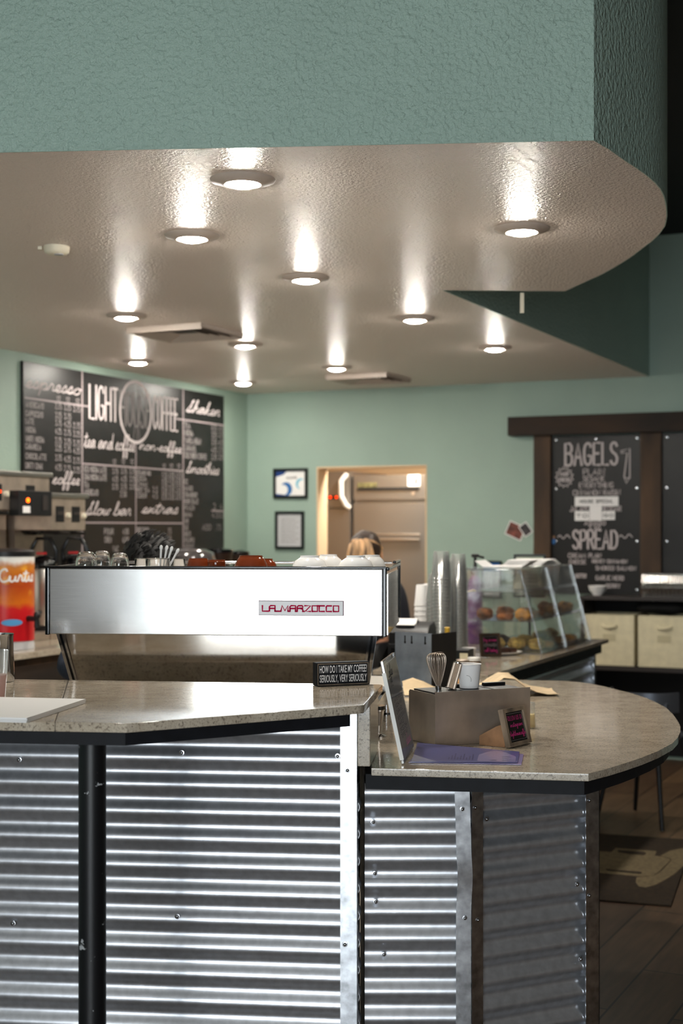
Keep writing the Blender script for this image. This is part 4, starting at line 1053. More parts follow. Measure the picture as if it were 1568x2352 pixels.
# ------------------------------------------------------------------ far end of the lower counter and the pastry counter
def caddy_far():
    a = on_z(893, 1557, LOW_Z); b_ = on_z(1003, 1578, LOW_Z)
    d = (b_-a); d.z = 0; W = .20; rz = atan2(d.y, d.x)*.6
    o = Vector((a.x+.012, 5.28, LOW_Z))
    t = thing('grey_metal_caddy', 'tall blue grey metal caddy with keyhole slots beside the espresso machine', 'caddy', o, rz)
    h = .205
    m = MB(); m.box(0, .165, 0, .0016, .001, h); m.box(0, .0016, .0016, .16, .001, h-.02); m.box(.163, .165, .0016, .16, .001, h-.004); m.box(.0016, .163, .158, .16, .001, h-.03); m.box(.0016, .163, .0016, .158, .001, .003); m.build('outer_box', 'grey_steel', t, smooth=False)
    m = MB(); m.box(.163, .1665, -.0008, .16, .001, h-.002); m.build('dark_end_panel', 'matte_black', t, smooth=False)
    m = MB()
    for x in (.045, .075, .135): m.box(x-.003, x+.003, -.0006, .0001, h-.035, h-.012); m.lathe([(.005, -.0006), (.005, .0001)], 12, c=(x, 0, h-.037), R=Matrix.Rotation(pi/2, 3, 'X'))
    m.build('keyhole_slot', 'matte_black', t, smooth=False)
    m = MB(); m.box(-.01, .18, -.03, .0, .0005, .004, .001); m.build('foot_plate', 'grey_steel', t)
    return t
caddy_far()
def pcp(px, py, up=0.0): return on_z(px, py, LOW_Z+up)
def pc_at(px, d): # point on the pastry counter top along the column px at distance d
    r = ray(px, HY+1); return Vector((r.x*d, d, LOW_Z))
# black card terminal with receipt paper
p = pc_at(955, 6.0)
p = Vector((p.x, 6.0, LOW_Z))
riser = thing('black_drawer_box', 'black drawer box under the card terminal, beside the grey caddy', 'box', (p.x+.02, 6.02, LOW_Z), -.25)
m = MB(); m.box(-.12, .045, -.1, .2, .001, .105, .006); m.build('box_body', 'black_plastic', riser)
m = MB(); m.box(-.105, .03, -.103, -.1, .03, .09, .001); m.build('drawer_front', 'gloss_black', riser)
t = thing('card_terminal', 'black card terminal with curled receipt paper, in front of the white cup stacks', 'card terminal', (p.x-.018, 6.02, LOW_Z+.1055), -.25)
m = MB(); m.prism([(-.07, 0), (.12, 0), (.12, .06), (.08, .085), (-.03, .075), (-.07, .045)], -.085, .085, axis='x', bevel=.008); m.build('terminal_body', 'black_plastic', t)
m = MB(); m.prism([(-.04, .077), (.0, .082), (.03, .1), (.07, .087), (.07, .085), (.03, .097), (.0, .08), (-.04, .0755)], -.06, .02, axis='x'); m.build('receipt_paper', 'paper', t)
# white paper cup stacks
def cup_stack(px, d, n, r, label, mt, name, group, z0, pitch=.011, hcup=.095, rim=.0016, ztop=None):
    x = (px-HX)/FPX*d; t = thing(name, label, 'cup stack' if n > 1 else 'cup', (x, d, z0), 0, group)
    if ztop: pitch = (ztop - z0 - hcup)/max(1, n-1)
    for k in range(n):
        m = MB(); z = pitch*k
        m.lathe([(r, z), (r*.98, z+.002), (r*.72, z+hcup-.001), (r*.70, z+hcup), (0, z+hcup-.001)], 28, cap=False)
        m.tube([(r*cos(2*pi*q/28), r*sin(2*pi*q/28), z+.0016) for q in range(28)], rim, 6, closed=True)
        m.build('paper_cup' if mt == 'paper' else 'plastic_cup', mt, t)
    return t
cup_stack(968, 6.5, 6, .034, 'front stack of upturned white paper cups behind the card terminal', 'paper', 'paper_cup_stack', 'paper cup stacks', LOW_Z+.12, ztop=at(968, 1343, 6.5).z)
cup_stack(985, 6.66, 6, .034, 'white paper cup stack half hidden between its twin and the clear cups', 'paper', 'paper_cup_stack', 'paper cup stacks', LOW_Z+.12, ztop=at(985, 1341, 6.66).z)
rs = thing('cup_riser', 'low black riser under the paper cup stacks', 'riser', (.385, 6.58, LOW_Z), -.42)
m = MB(); m.box(-.075, .06, -.085, .13, .0005, .1195, .004); m.build('riser_box', 'black_plastic', rs)
# tall stacks of clear plastic cups
for k, (px, d, top, lab) in enumerate([(1013, 6.25, 1266, 'tallest stack of clear plastic cups, beside the white paper cups'), (1031, 6.56, 1281, 'clear plastic cup stack in the middle, just behind the tallest one'),
                                       (1052, 6.38, 1272, 'clear plastic cup stack closest to the pastry case'), (1000, 6.36, 1318, 'shortest stack of clear plastic cups, tucked behind the tallest stack')]):
    z = at(px, top, d).z
    cup_stack(px, d, int((z-LOW_Z-.1)/.016)+1, .043 if k else .046, lab, 'clear_cup_plastic', 'clear_cup_stack', 'stacks of clear plastic cups', LOW_Z+.002, ztop=z, hcup=.12, rim=.0022)
# small syrup bottle with gold cap on a black box
p = Vector(((1027-HX)/FPX*5.95, 5.95, LOW_Z))
t = thing('black_grinder_box', 'black box with pale side label in front of the clear cup stacks', 'box', (p.x+.03, 5.97, LOW_Z), -.3)
m = MB(); m.box(-.06, .07, -.05, .07, .001, .082, .004); m.build('box_body', 'black_plastic', t)
m = MB(); m.box(.035, .069, -.0508, -.05, .02, .07); m.build('pale_label', 'bin_fabric', t, smooth=False)
t = thing('syrup_bottle', 'small dark bottle with gold cap on the black box', 'bottle', (p.x, 5.95, LOW_Z+.0825), 0)
m = MB(); m.lathe([(0, .0005), (.024, .001), (.026, .01), (.024, .04), (.012, .058), (.010, .068)], 28); m.build('bottle_body', 'amber_glass', t)
m = MB(); m.lathe([(.011, .068), (.0115, .09), (.008, .093)], 20); m.build('cap', 'gold_cap', t)
# teal funnel
p = Vector(((1010-HX)/FPX*5.8, 5.8, LOW_Z))
t = thing('teal_funnel', 'turquoise plastic funnel lying beside the grey metal caddy', 'funnel', (p.x, 5.80, LOW_Z+.033), 0)
R = Matrix.Rotation(pi/2, 3, 'Y') @ Matrix.Rotation(.3, 3, 'X')
m = MB(); m.lathe([(.006, -.04), (.009, -.012), (.012, .0), (.034, .032), (.036, .034), (.033, .034), (.010, .002)], 28, R=R, cap=False); m.build('cone', 'teal_plastic', t)
m = MB(); m.lathe([(.0, -.055), (.006, -.052), (.0065, -.04)], 16, R=R, cap=False); m.build('spout', 'teal_plastic', t)
# jars in front of the chalk sign
for k, (px, d, lab) in enumerate([(1062, 5.80, 'small lidded jar of dark powder beside the teal funnel'), (1088, 5.90, 'small lidded jar of dark powder next to the wooden chalk sign')]):
    t = thing('spice_jar', lab, 'jar', ((px-HX)/FPX*d, d, LOW_Z), 0, 'small jars on the back counter')
    m = MB(); m.lathe([(0, .001), (.026, .001), (.028, .005), (.028, .035), (.024, .04)], 24); m.build('jar_body', 'amber_glass', t)
    m = MB(); m.lathe([(.027, .04), (.027, .052), (.024, .054)], 24); m.build('lid', 'white_plastic' if k else 'dull_steel', t)
p = Vector(((1076-HX)/FPX*6.12, 6.12, LOW_Z))
t = thing('creamer_pitcher', 'small white pitcher partly behind the wooden chalk sign', 'pitcher', p)
m = MB(); m.lathe([(0, .001), (.024, .001), (.03, .02), (.028, .06), (.032, .075), (.029, .075), (.026, .06), (0, .01)], 28, cap=False); m.build('pitcher_body', 'white_ceramic', t)
# wooden chalk sign by the case
A = pcp(1106, 1511); B = A + Vector((.095, .03, 0)); A.z = B.z = LOW_Z+.004
framed_chalk(A, B, .108, .2, 'dark framed chalk sign with pink writing beside the pastry case',
    [('try a new', .08, .92, .70, .22, 'pink_chalk', True), ('CINNAMON', .12, .9, .42, .16, 'chalk', False), ('roll today', .1, .92, .14, .22, 'pink_chalk', True)], border=.011, name='framed_chalk_sign', frame_mat='rustic_wood')
# plate with brownie
p = pcp(1195, 1503)
p = Vector((.84, 6.47, LOW_Z)) if False else pcp(1193, 1502)
cbq = on_z(1243, 1503, LOW_Z); p = cbq - UX*.15 - VX*.095
t = thing('white_plate', 'white oval plate with dark brownies in front of the pastry case', 'plate', p, .5)
m = MB(Matrix.Diagonal((.9, .66, 1, 1))); m.lathe([(0, .001), (.06, .001), (.075, .006), (.098, .013), (.1, .015), (.096, .015), (.074, .009), (0, .006)], 44, cap=False); m.build('plate_dish', 'white_ceramic', t)
for k in range(3):
    o = MB(); o.box(-.022, .022, -.02, .02, 0, .022, .004); o = o.build('brownie', 'chocolate'); place(o, p + Vector((-.045+.038*k, -.012+.012*k, .0105)), .3+.2*k)
    tag(o, ['brownie at the chalk sign end of the white plate', 'middle brownie on the white plate', 'brownie nearest the centre of the white plate'][k], 'brownie', 'brownies on the plate')

# ------------------------------------------------------------------ pastry case
cb = on_z(1243, 1503, LOW_Z)
RZ_C = RZ_B
t = thing('pastry_case', 'clear acrylic pastry case with sloping front on the back counter', 'display case', (cb.x, cb.y, LOW_Z), RZ_C)
F_C = t.matrix_basis.copy()
WB, WT_, HC, LC = .385, .275, .395, .92
sl = -.105
side = [(0, .001), (-WB, .001), (-WB, HC), (sl, HC)]
for y in (0, .45, LC):
    m = MB(); m.prism(side, y, y+.006, axis='y'); m.build('divider_panel' if y == .45 else 'side_panel', 'clear_acrylic', t, smooth=False)
    m = MB(); m.tube([(.0008, y+.003, .002), (sl+.0008, y+.003, HC)], .0042, 8); m.tube([(sl, y+.003, HC), (-WB, y+.003, HC)], .003, 8); m.build('polished_edge', 'sign_acrylic', t)
for y0, y1 in ((.007, .449), (.457, LC-.001)):
    m = MB(); quadbox(m, [(-.001, y0, .003), (-.001, y1, .003), (sl-.001, y1, HC), (sl-.001, y0, HC)], None, 0.0001) if False else m.prism([(0, .002), (sl, HC), (sl-.005, HC), (-.005, .002)], y0, y1, axis='y'); m.build('front_panel', 'clear_acrylic', t, smooth=False)
m = MB(); m.box(-WB, sl-.001, 0, LC+.006, HC+.0005, HC+.0065); m.build('top_panel', 'clear_acrylic', t, smooth=False)
m = MB(); m.box(-WB, -WB+.005, .007, LC, .002, HC-.001); m.build('rear_door', 'clear_acrylic', t, smooth=False)
SH = (.148, .285)
for z in SH:
    for y0, y1 in ((.007, .449), (.457, LC-.001)):
        m = MB(); xr = sl*z/HC - .012; m.box(-WB+.006, xr, y0, y1, z, z+.004); m.box(xr-.005, xr, y0, y1, z+.004, z+.016); m.build('shelf_tray', 'sign_acrylic', t, smooth=False)
m = MB(); m.box(-WB+.006, -.012, .008, LC-.002, .0015, .006); m.build('base_tray', 'sign_acrylic', t, smooth=False)
m = MB()
m.tube([(-WB+.02, -.004, .20), (-WB+.02, -.012, .20), (-WB+.02, -.012, .285), (-WB+.055, -.012, .295), (-WB+.062, -.004, .29)], .004, 8); m.build('rear_handle', 'cream_plastic', t)
# notice on the near side
x0, z0 = hit(1109, 1427, F_C, -.002); x1, z1 = hit(1165, 1335, F_C, -.002); z0 -= 0
t2 = MB(F_C)
t2 = thing('price_notice', 'white paper notice with pink bands taped on the near side of the pastry case', 'notice', F_C @ Vector((x0, -.0004, z0-LOW_Z)), RZ_C)
m = MB(); wN, hN = x1-x0, z1-z0; m.box(0, wN, -.0012, 0, 0, hN); m.build('paper_sheet', 'paper', t2, smooth=False)
m = MB()
for a, c in ((.015, .055), (.93, .985)): m.box(.001, wN-.001, -.0016, -.0012, hN*a, hN*c)
m.build('pink_band', 'pink_print', t2, smooth=False)
m = MB(); write(m, 'PASTRIES', wN*.28, wN*.76, hN*.78, hN*.05, .0022, -.0016); write(m, 'TODAYS BAKED GOODS', wN*.1, wN*.92, hN*.58, hN*.035, .0016, -.0016); write(m, 'ASK US', wN*.15, wN*.6, hN*.51, hN*.03, .0014, -.0016)
for k in range(4): write(m, 'MUFFIN 3.00 DONUT 2.50'[k*2:k*2+16], wN*.12, wN*.88, hN*(.38-.075*k), hN*.025, .001, -.0016)
for z in (.47, .68): m.box(.002, wN-.002, -.0016, -.0012, hN*z, hN*z+.0012)
m.build('notice_print', 'ink', t2, smooth=False)
def pas(kind, x, y, z, r, label, group, seed, ring=False): lump({'donut': 'donut', 'bagel': 'bagel', 'muffin': 'muffin', 'chocolate': 'chocolate_muffin'}[kind], kind, label, F_C @ Vector((x, y, z)), r, seed*1.3, 'pastry', group, ring, seed)
spots = []
Z1_, Z0_ = SH[0]+.0045, .0065
SPEC = [('donut', -.30, .07, 'donut on the middle shelf partly behind the paper notice'), ('donut', -.205, .09, 'brown donut on the middle shelf just beside the paper notice'), ('bagel', -.11, .065, 'golden glazed donut at the sloping front, nearest on the middle shelf'), ('donut', -.12, .2, 'brown donut right behind the golden glazed one'),
        ('donut', -.26, .26, 'dark donut at the rear of the near middle shelf'), ('donut', -.13, .34, 'donut in front of the divider on the middle shelf'), ('bagel', -.12, .62, 'golden roll beyond the divider on the middle shelf'), ('donut', -.24, .58, 'dark donut beyond the divider at the rear of the middle shelf'),
        ('donut', -.2, .76, 'brown donut far back on the middle shelf'), ('bagel', -.11, .82, 'golden roll at the far end of the middle shelf')]
for i, (k, x, y, lab) in enumerate(SPEC): pas(k, x, y, Z1_, .042, lab, 'pastries on the middle shelf', i+1, ring=(k == 'donut' and i % 2 == 1))
SPEC = [('muffin', -.25, .1, 'pale muffin on the floor of the case behind the chalk sign'), ('muffin', -.16, .12, 'golden muffin on the case floor, second from the near side'), ('muffin', -.07, .16, 'golden studded scone at the lower near corner of the sloping front'), ('bagel', -.07, .32, 'bagel on the case floor between the near side and divider'),
        ('muffin', -.18, .33, 'muffin behind the bagel on the case floor'), ('chocolate', -.29, .3, 'dark muffin at the rear of the near case floor'), ('bagel', -.08, .6, 'bagel on the case floor just beyond the divider'), ('muffin', -.19, .64, 'muffin beyond the divider on the case floor'), ('bagel', -.08, .78, 'golden bagel on the case floor near the far end'), ('muffin', -.19, .83, 'muffin at the far end of the case floor')]
for i, (k, x, y, lab) in enumerate(SPEC): pas(k, x, y, Z0_, .044, lab, 'pastries on the case floor', i+21, ring=(k == 'bagel'))
for (x, y, lab) in [(-.2, .30, 'cream bottle on the top shelf of the case before the divider'), (-.2, .74, 'cream bottle on the top shelf of the case beyond the divider')]:
    t = thing('milk_bottle', lab, 'bottle', F_C @ Vector((x, y, SH[1]+.0045)), 0, 'cream bottles in the case')
    m = MB(); m.lathe([(0, .0005), (.027, .001), (.028, .006), (.028, .045), (.014, .068), (.013, .078)], 24); m.build('bottle_body', 'cream_plastic', t)
    m = MB(); m.lathe([(.014, .078), (.014, .092), (.006, .098)], 20); m.build('cap', 'white_plastic', t)
# paper on top of the case
t = thing('paper_tray', 'open white paper tray lying on top of the pastry case', 'tray', F_C @ Vector((-.235, .22, HC+.0072)), RZ_C+.1)
m = MB(); pr = [(-.1, .0), (.09, 0), (.13, .03), (.127, .033), (.088, .004), (-.098, .004), (-.135, .03), (-.139, .028)]
m.prism(pr, -.1, .12, axis='y'); m.build('folded_sheet', 'paper', t, smooth=False)
t = thing('paper_bag_stack', 'stack of white paper bags lying behind the paper tray on the case', 'paper bags', F_C @ Vector((-.23, .62, HC+.0072)), RZ_C)
for k in range(4):
    m = MB(Matrix.Rotation(.05*k, 4, 'Z')); m.box(-.1, .1, -.17, .2, .007*k, .007*k+.006, .003); m.build('paper_bag', 'paper', t)
# purple syrup bottle behind the case
d = 7.25; x = (1091-HX)/FPX*d
t = thing('purple_bottle', 'purple pump bottle standing behind the pastry case', 'bottle', (x, d, LOW_Z))
zt = at(1091, 1272, d).z - LOW_Z
m = MB(); m.lathe([(0, .001), (.036, .001), (.038, .01), (.038, zt-.16), (.03, zt-.13), (.016, zt-.11)], 28); m.build('bottle_body', 'purple_plastic', t)
m = MB(); m.lathe([(.02, zt-.11), (.022, zt-.085), (.012, zt-.075), (.008, zt-.05), (.008, zt-.02), (.02, zt-.015), (.02, zt-.004), (.012, zt)], 20); m.tube([(0, 0, zt-.008), (.045, 0, zt-.02)], .006, 8); m.build('pump_head', 'black_plastic', t)

# ------------------------------------------------------------------ things on the back wall
def wall_frame(px0, py0, px1, py1, label, name='framed_certificate', paper='paper', fw=.02, cat='framed certificate', group='framed certificates', F=F_BACK, rzw=RZ_B):
    xa, zb = hit((px0), py1, F, -.01); xb, zt = hit(px1, py0, F, -.01)
    t = thing(name, label, cat, F @ Vector((xa, -.0005, zb)), rzw, group); w, h = xb-xa, zt-zb
    m = MB(); m.box(0, fw, -.02, 0, 0, h, .002); m.box(w-fw, w, -.02, 0, 0, h, .002); m.box(fw, w-fw, -.02, 0, 0, fw, .002); m.box(fw, w-fw, -.02, 0, h-fw, h, .002); m.build('frame', 'frame_black', t)
    m = MB(); m.box(fw-.001, w-fw+.001, -.008, -.004, fw-.001, h-fw+.001); pp = m.build('paper_sheet', paper, t, smooth=False)
    return t, pp, w, h, fw
t, pp, w, h, fw = wall_frame(628, 1075, 706, 1145, 'black framed certificate with blue swooshes, upper one beside the doorway')
def band(c, r0, r1, a0, a1, y, mt, nm):
    m = MB(); n = 20
    for i in range(n):
        aa, ab = a0+(a1-a0)*i/n, a0+(a1-a0)*(i+1)/n; tp = lambda k: sin(pi*min(1, max(0, k/n)))
        pts = [(c[0]+(r0+(r1-r0)*0)*cos(aa), c[1]+r0*sin(aa)), (c[0]+r0*cos(ab), c[1]+r0*sin(ab)), (c[0]+(r0+(r1-r0)*tp(i+1))*cos(ab), c[1]+(r0+(r1-r0)*tp(i+1))*sin(ab)), (c[0]+(r0+(r1-r0)*tp(i))*cos(aa), c[1]+(r0+(r1-r0)*tp(i))*sin(aa))]
        m.poly([(q[0], y, q[1]) for q in pts])
    return m.build(nm, mt, pp, smooth=False)
band((w*.28, h*.28), w*.14, w*.27, -1.4, 1.9, -.0086, 'blue_print', 'blue_swoosh')
band((w*.85, h*.45), w*.13, w*.2, 1.2, 4.2, -.0086, 'aqua_print', 'aqua_swoosh')
m = MB(); m.prism([(fw, h-fw), (w*.38, h-fw), (w*.3, h*.8), (fw, h*.72)], -.0088, -.0084, axis='y'); m.build('blue_corner', 'navy_print', pp, smooth=False)
m = MB(); m.prism([(fw, fw), (w*.45, fw), (fw, h*.16)], -.0088, -.0084, axis='y'); m.build('blue_corner', 'navy_print', pp, smooth=False)
m = MB(); write(m, 'ALLIANCE', w*.38, w*.68, h*.66, h*.06, .005, -.0088); m.build('certificate_print', 'chalk_faint', pp, smooth=False)
t, pp, w, h, fw = wall_frame(632, 1174, 698, 1261, 'black framed plain white certificate, lower one beside the doorway', paper='paper_grey')
m = MB()
for k in range(9): write(m, 'CERTIFICATE OF'[:10+(k*3) % 5], w*.2, w*(.7+.1*(k % 2)), h*(.78-.075*k), h*.02, .0022, -.0088)
m.build('certificate_print', 'chalk_faint', pp, smooth=False)
d = 7.67; zb_ = at(1216, 1372, d).z; zt = at(1216, 1273, d).z; w = 73/FPX*d; h = zt-zb_
t = thing('standing_sign', 'black framed pale green sign on a stand behind the pastry case', 'sign', ((1216-HX)/FPX*d, d, LOW_Z), -.15)
z0 = zb_-LOW_Z; fw = .012
m = MB(); m.box(-w/2, -w/2+fw, -.01, .006, z0, z0+h, .002); m.box(w/2-fw, w/2, -.01, .006, z0, z0+h, .002); m.box(-w/2+fw, w/2-fw, -.01, .006, z0, z0+fw, .002); m.box(-w/2+fw, w/2-fw, -.01, .006, z0+h-fw, z0+h, .002); m.build('frame', 'frame_black', t)
m = MB(); m.box(-w/2+fw-.001, w/2-fw+.001, 0, .004, z0+fw-.001, z0+h-fw+.001); pp = m.build('paper_sheet', mat('pale_green_paper', (206, 216, 196), .7), t, smooth=False)
for k in range(7): m = MB(); write(m, 'DRINK SPECIALS'[:14-k % 4], -w*.3, w*.3, z0+h*(.75-.08*k), h*.025, .002, -.0006); m.build('sign_print', 'chalk_faint', pp, smooth=False)
m = MB(); m.lathe([(.03, .0005), (.03, .006), (.01, .012)], 28); m.build('stand_base', 'black_plastic', t)
m = MB(); m.lathe([(.007, .01), (.007, z0+.002)], 16); m.build('stand_post', 'black_plastic', t)
t, pp, w, h, fw = wall_frame(1106, 1288, 1152, 1372, 'blue and white framed notice behind the purple bottle', paper='paper_grey', fw=.012)
m = MB(); m.box(fw, w-fw, -.0092, -.0082, h*.72, h-fw); m.build('blue_header', 'blue_print', pp, smooth=False)
# pinned photographs
for k, (px, py, ang, lab, mt) in enumerate([(1183, 1219, -.42, 'larger tilted photo print with warm tones pinned on the green wall', 'photo_print'), (1207, 1216, .62, 'smaller tilted photo print with dark tones overlapping the larger one', 'photo_print_dark')]):
    x, z = hit(px, py, F_BACK, -.003); s = (.062, .05) if k == 0 else (.033, .043)
    t = thing('photo_print', lab, 'photo', F_BACK @ Vector((x, -.001-.003*k, z)), RZ_B, 'photos pinned beside the bagel board')
    Rm = Matrix.Rotation(-ang, 4, 'Y') if False else Matrix.Rotation(ang*-1, 4, 'Y')
    m = MB(Matrix.Rotation(-ang, 4, 'Y')); m.box(-s[0], s[0], -.0015, 0, -s[1], s[1]); m.build('photo_paper', 'paper', t, smooth=False)
    m = MB(Matrix.Rotation(-ang, 4, 'Y')); m.box(-s[0]+.006, s[0]-.006, -.0022, -.0015, -s[1]+.006, s[1]-.006); m.build('photo_image', mt, t, smooth=False)

# bagel chalkboards in their rustic frame
x0 = hit(1170, 980, F_BACK, -.06)[0]; zt = hit(1170, 958, F_BACK, -.1)[1]; zb = hit(1170, 1001, F_BACK, -.1)[1]
xp0, xp1 = hit(1225, 1150, F_BACK, -.05)[0], hit(1264, 1150, F_BACK, -.05)[0]
xq0, xq1 = hit(1470, 1150, F_BACK, -.05)[0], hit(1518, 1150, F_BACK, -.05)[0]
SHZ = at(1450, 1371, 9.05).z
xend = xq1 + (xq0-xp1)
tb = thing('board_frame', 'rustic dark wood frame with thick top beam around the bagel chalkboards', 'frame', F_BACK @ Vector((x0, 0, SHZ+.001)), RZ_B)
M0 = F_BACK
Mi = tb.matrix_basis.inverted() @ F_BACK
m = MB(Mi); m.box(x0, xend+.25, -.11, -.001, zb, zt, .004); m.build('top_beam', 'beam_wood', tb)
for a, c in ((xp0, xp1), (xq0, xq1), (xend, xend+.12)):
    m = MB(Mi); m.box(a, c, -.055, -.001, SHZ+.001, zb-.0005, .004); m.build('post', 'rustic_wood', tb)
def bagel_board(a, c, label, text):
    t = thing('bagel_chalkboard', label, 'chalkboard', F_BACK @ Vector((a, -.002, SHZ+.002)), RZ_B)
    w, h = c-a, zb-SHZ-.004
    m = MB(); m.box(.003, w-.003, -.02, -.001, 0, h-.002); bd = m.build('board_panel', 'chalkboard', t, smooth=False)
    m = MB(Matrix.Translation((0, 0, 0)))
    for xx in (.03, w/2, w-.03) if text else (.03, w-.03):
        for zz in (h-.03, h*.66, h*.33, .03):
            if xx == w/2 and zz != h-.03: continue
            m = MB(); m.lathe([(.009, 0), (.008, .003), (0, .005)], 12, c=(xx, -.02, zz), R=Matrix.Rotation(pi/2, 3, 'X'), cap=False); m.build('screw', 'screw_steel', t)
    return t, bd, w, h
t, bd, w, h = bagel_board(xp1, xq0, 'chalkboard listing bagels and spreads above the back shelf', True)
def bp(px, py):
    x, z = hit(px, py, F_BACK, -.022); return x-xp1, z-SHZ-.002
def bw(m, txt, px0, px1, py, hpx, wd, script=False):
    a, z = bp(px0, py); c, _ = bp(px1, py); _, zt_ = bp(px0, py-hpx); write(m, txt, a, c, z, zt_-z, wd, -.0215, script)
m = MB(); bw(m, 'BAGELS', 1298, 1417, 1069, 50, .016); m.build('title_lettering', 'chalk', bd, smooth=False)
m = MB(); bw(m, 'SPREAD', 1316, 1417, 1260, 42, .014); m.build('title_lettering', 'chalk', bd, smooth=False)
for tx, p0_, p1_, y_, h_ in [('PLAIN', 1339, 1388, 1091, 14), ('SESAME', 1339, 1388, 1105, 11), ('EVERYTHING', 1330, 1408, 1121, 12), ('CINNAMON RAISIN', 1316, 1424, 1138, 12), ('JALAPENO CHEDDAR', 1309, 1426, 1175, 12), ('ASIAGO', 1342, 1390, 1206, 9), ('2.50', 1352, 1378, 1216, 8),
                            ('CREAM', 1305, 1344, 1281, 10), ('CHEESE', 1307, 1345, 1295, 9), ('BUTTER', 1322, 1346, 1327, 9), ('PLAIN', 1352, 1380, 1281, 10), ('HONEY CINNAMON', 1360, 1440, 1293, 8), ('SMOKED SALMON', 1368, 1460, 1309, 9), ('GARLIC HERB', 1368, 1432, 1332, 10), ('BERRY', 1392, 1424, 1350, 9)]:
    m = MB(); bw(m, tx, p0_, p1_, y_, h_, .0052); m.build('menu_line', 'chalk', bd, smooth=False)
c_, r_, n_ = bp(1296, 1096), .062, 13
P = [(c_[0]+(r_ if k % 2 else r_*.74)*cos(pi*k/n_), c_[1]+(r_ if k % 2 else r_*.74)*1.12*sin(pi*k/n_)) for k in range(2*n_+1)]
m = MB(); m.ribbon(P, .008, -.0215); m.build('chalk_starburst', 'chalk', bd, smooth=False)
m = MB(); write(m, 'MADE', c_[0]-.03, c_[0]+.03, c_[1]+.01, .025, .006, -.0215); write(m, 'FRESH', c_[0]-.035, c_[0]+.035, c_[1]-.03, .025, .006, -.0215); m.build('starburst_lettering', 'chalk', bd, smooth=False)
for (a_, b_) in (((1281, 1234), (1309, 1232)), ((1421, 1234), (1452, 1230))):
    m = MB(); p_, q_ = bp(*a_), bp(*b_); m.ribbon([(p_[0]+(q_[0]-p_[0])*k/14, p_[1]+(q_[1]-p_[1])*k/14+.012*sin(k*.75)) for k in range(15)], .006, -.0215); m.build('chalk_flourish', 'chalk', bd, smooth=False)
m = MB(); p_ = [bp(*q) for q in ((1426, 1036), (1446, 1030), (1446, 1095), (1438, 1110), (1433, 1095), (1440, 1040), (1426, 1040))]; m.ribbon(p_, .008, -.0215)
p_ = [bp(*q) for q in ((1434, 1098), (1447, 1098))]; m.ribbon(p_, .006, -.0215); m.build('chalk_arrow', 'chalk', bd, smooth=False)
for px0, py0, px1, py1, lab, tx in [(1320, 1141, 1420, 1163, 'wide white paper strip across the middle of the bagel chalkboard', 'HOUSE SPECIAL'), (1354, 1163, 1382, 1196, 'narrow upright white paper slip below the wide strip on the bagel chalkboard', ''), (1320, 1174, 1353, 1196, 'white paper slip covering a bagel name, beside the star drawing side', 'TO'), (1383, 1174, 1412, 1194, 'white paper slip covering a bagel name, beside the wood post side', 'GO')]:
    a, z0 = bp(px0, py1); c, _ = bp(px1, py1); _, z1 = bp(px0, py0)
    s_ = thing('paper_slip', lab, 'paper slip', t.matrix_basis @ Vector((a, -.0226, z0)), RZ_B, 'paper slips on the bagel board')
    m = MB(); m.box(0, c-a, -.001, 0, 0, z1-z0); m.build('slip_sheet', 'paper', s_, smooth=False)
    if tx: m = MB(); write(m, tx, (c-a)*.12, (c-a)*.88, (z1-z0)*.35, (z1-z0)*.32, .005, -.0014); m.build('slip_writing', 'ink', s_, smooth=False)
a, z = bp(1272, 1240)
s_ = thing('figure_magnet', 'tiny blue and red figure magnet at the edge of the bagel chalkboard', 'magnet', t.matrix_basis @ Vector((a, -.0226, z)), RZ_B)
m = MB(); m.ell((0, -.004, -.012), .012, .004, .02, 14, 8); m.build('blue_body', 'blue_print', s_); m = MB(); m.ell((0, -.004, .018), .009, .004, .011, 14, 8); m.build('red_head', 'brown_card', s_)
bagel_board(xq1, xend, 'plain black chalkboard beyond the second wood post, cut by the picture edge', False)

# back shelf with bins
y0s = -.36
sx0, sx1 = hit(1330, 1371, F_BACK, y0s)[0], xend+.4
t = thing('back_shelf', 'dark open shelf unit with a flat top under the bagel chalkboards', 'shelf unit', F_BACK @ Vector((sx0, 0, 0)), RZ_B)
L = sx1-sx0; zT = SHZ
m = MB(); m.box(0, L, y0s, -.001, zT-.022, zT, .002); m.build('top_board', 'shelf_dark', t)
bz0 = at(1500, 1532, 9.0).z
m = MB(); m.box(0, L, y0s+.02, -.001, bz0-.03, bz0-.002); m.build('lower_board', 'shelf_dark', t, smooth=False)
m = MB(); m.box(.0, L, -.012, -.001, .02, zT-.023); m.build('back_board', 'matte_black', t, smooth=False)
bx = [hit(1343, 1470, F_BACK, y0s+.03)[0]-sx0, hit(1456, 1470, F_BACK, y0s+.03)[0]-sx0, hit(1461, 1470, F_BACK, y0s+.03)[0]-sx0, hit(1586, 1470, F_BACK, y0s+.03)[0]-sx0]
for a in (.002, L-.022):
    m = MB(); m.box(a, a+.02, y0s+.02, -.013, 0, zT-.023); m.build('side_board', 'shelf_dark', t, smooth=False)
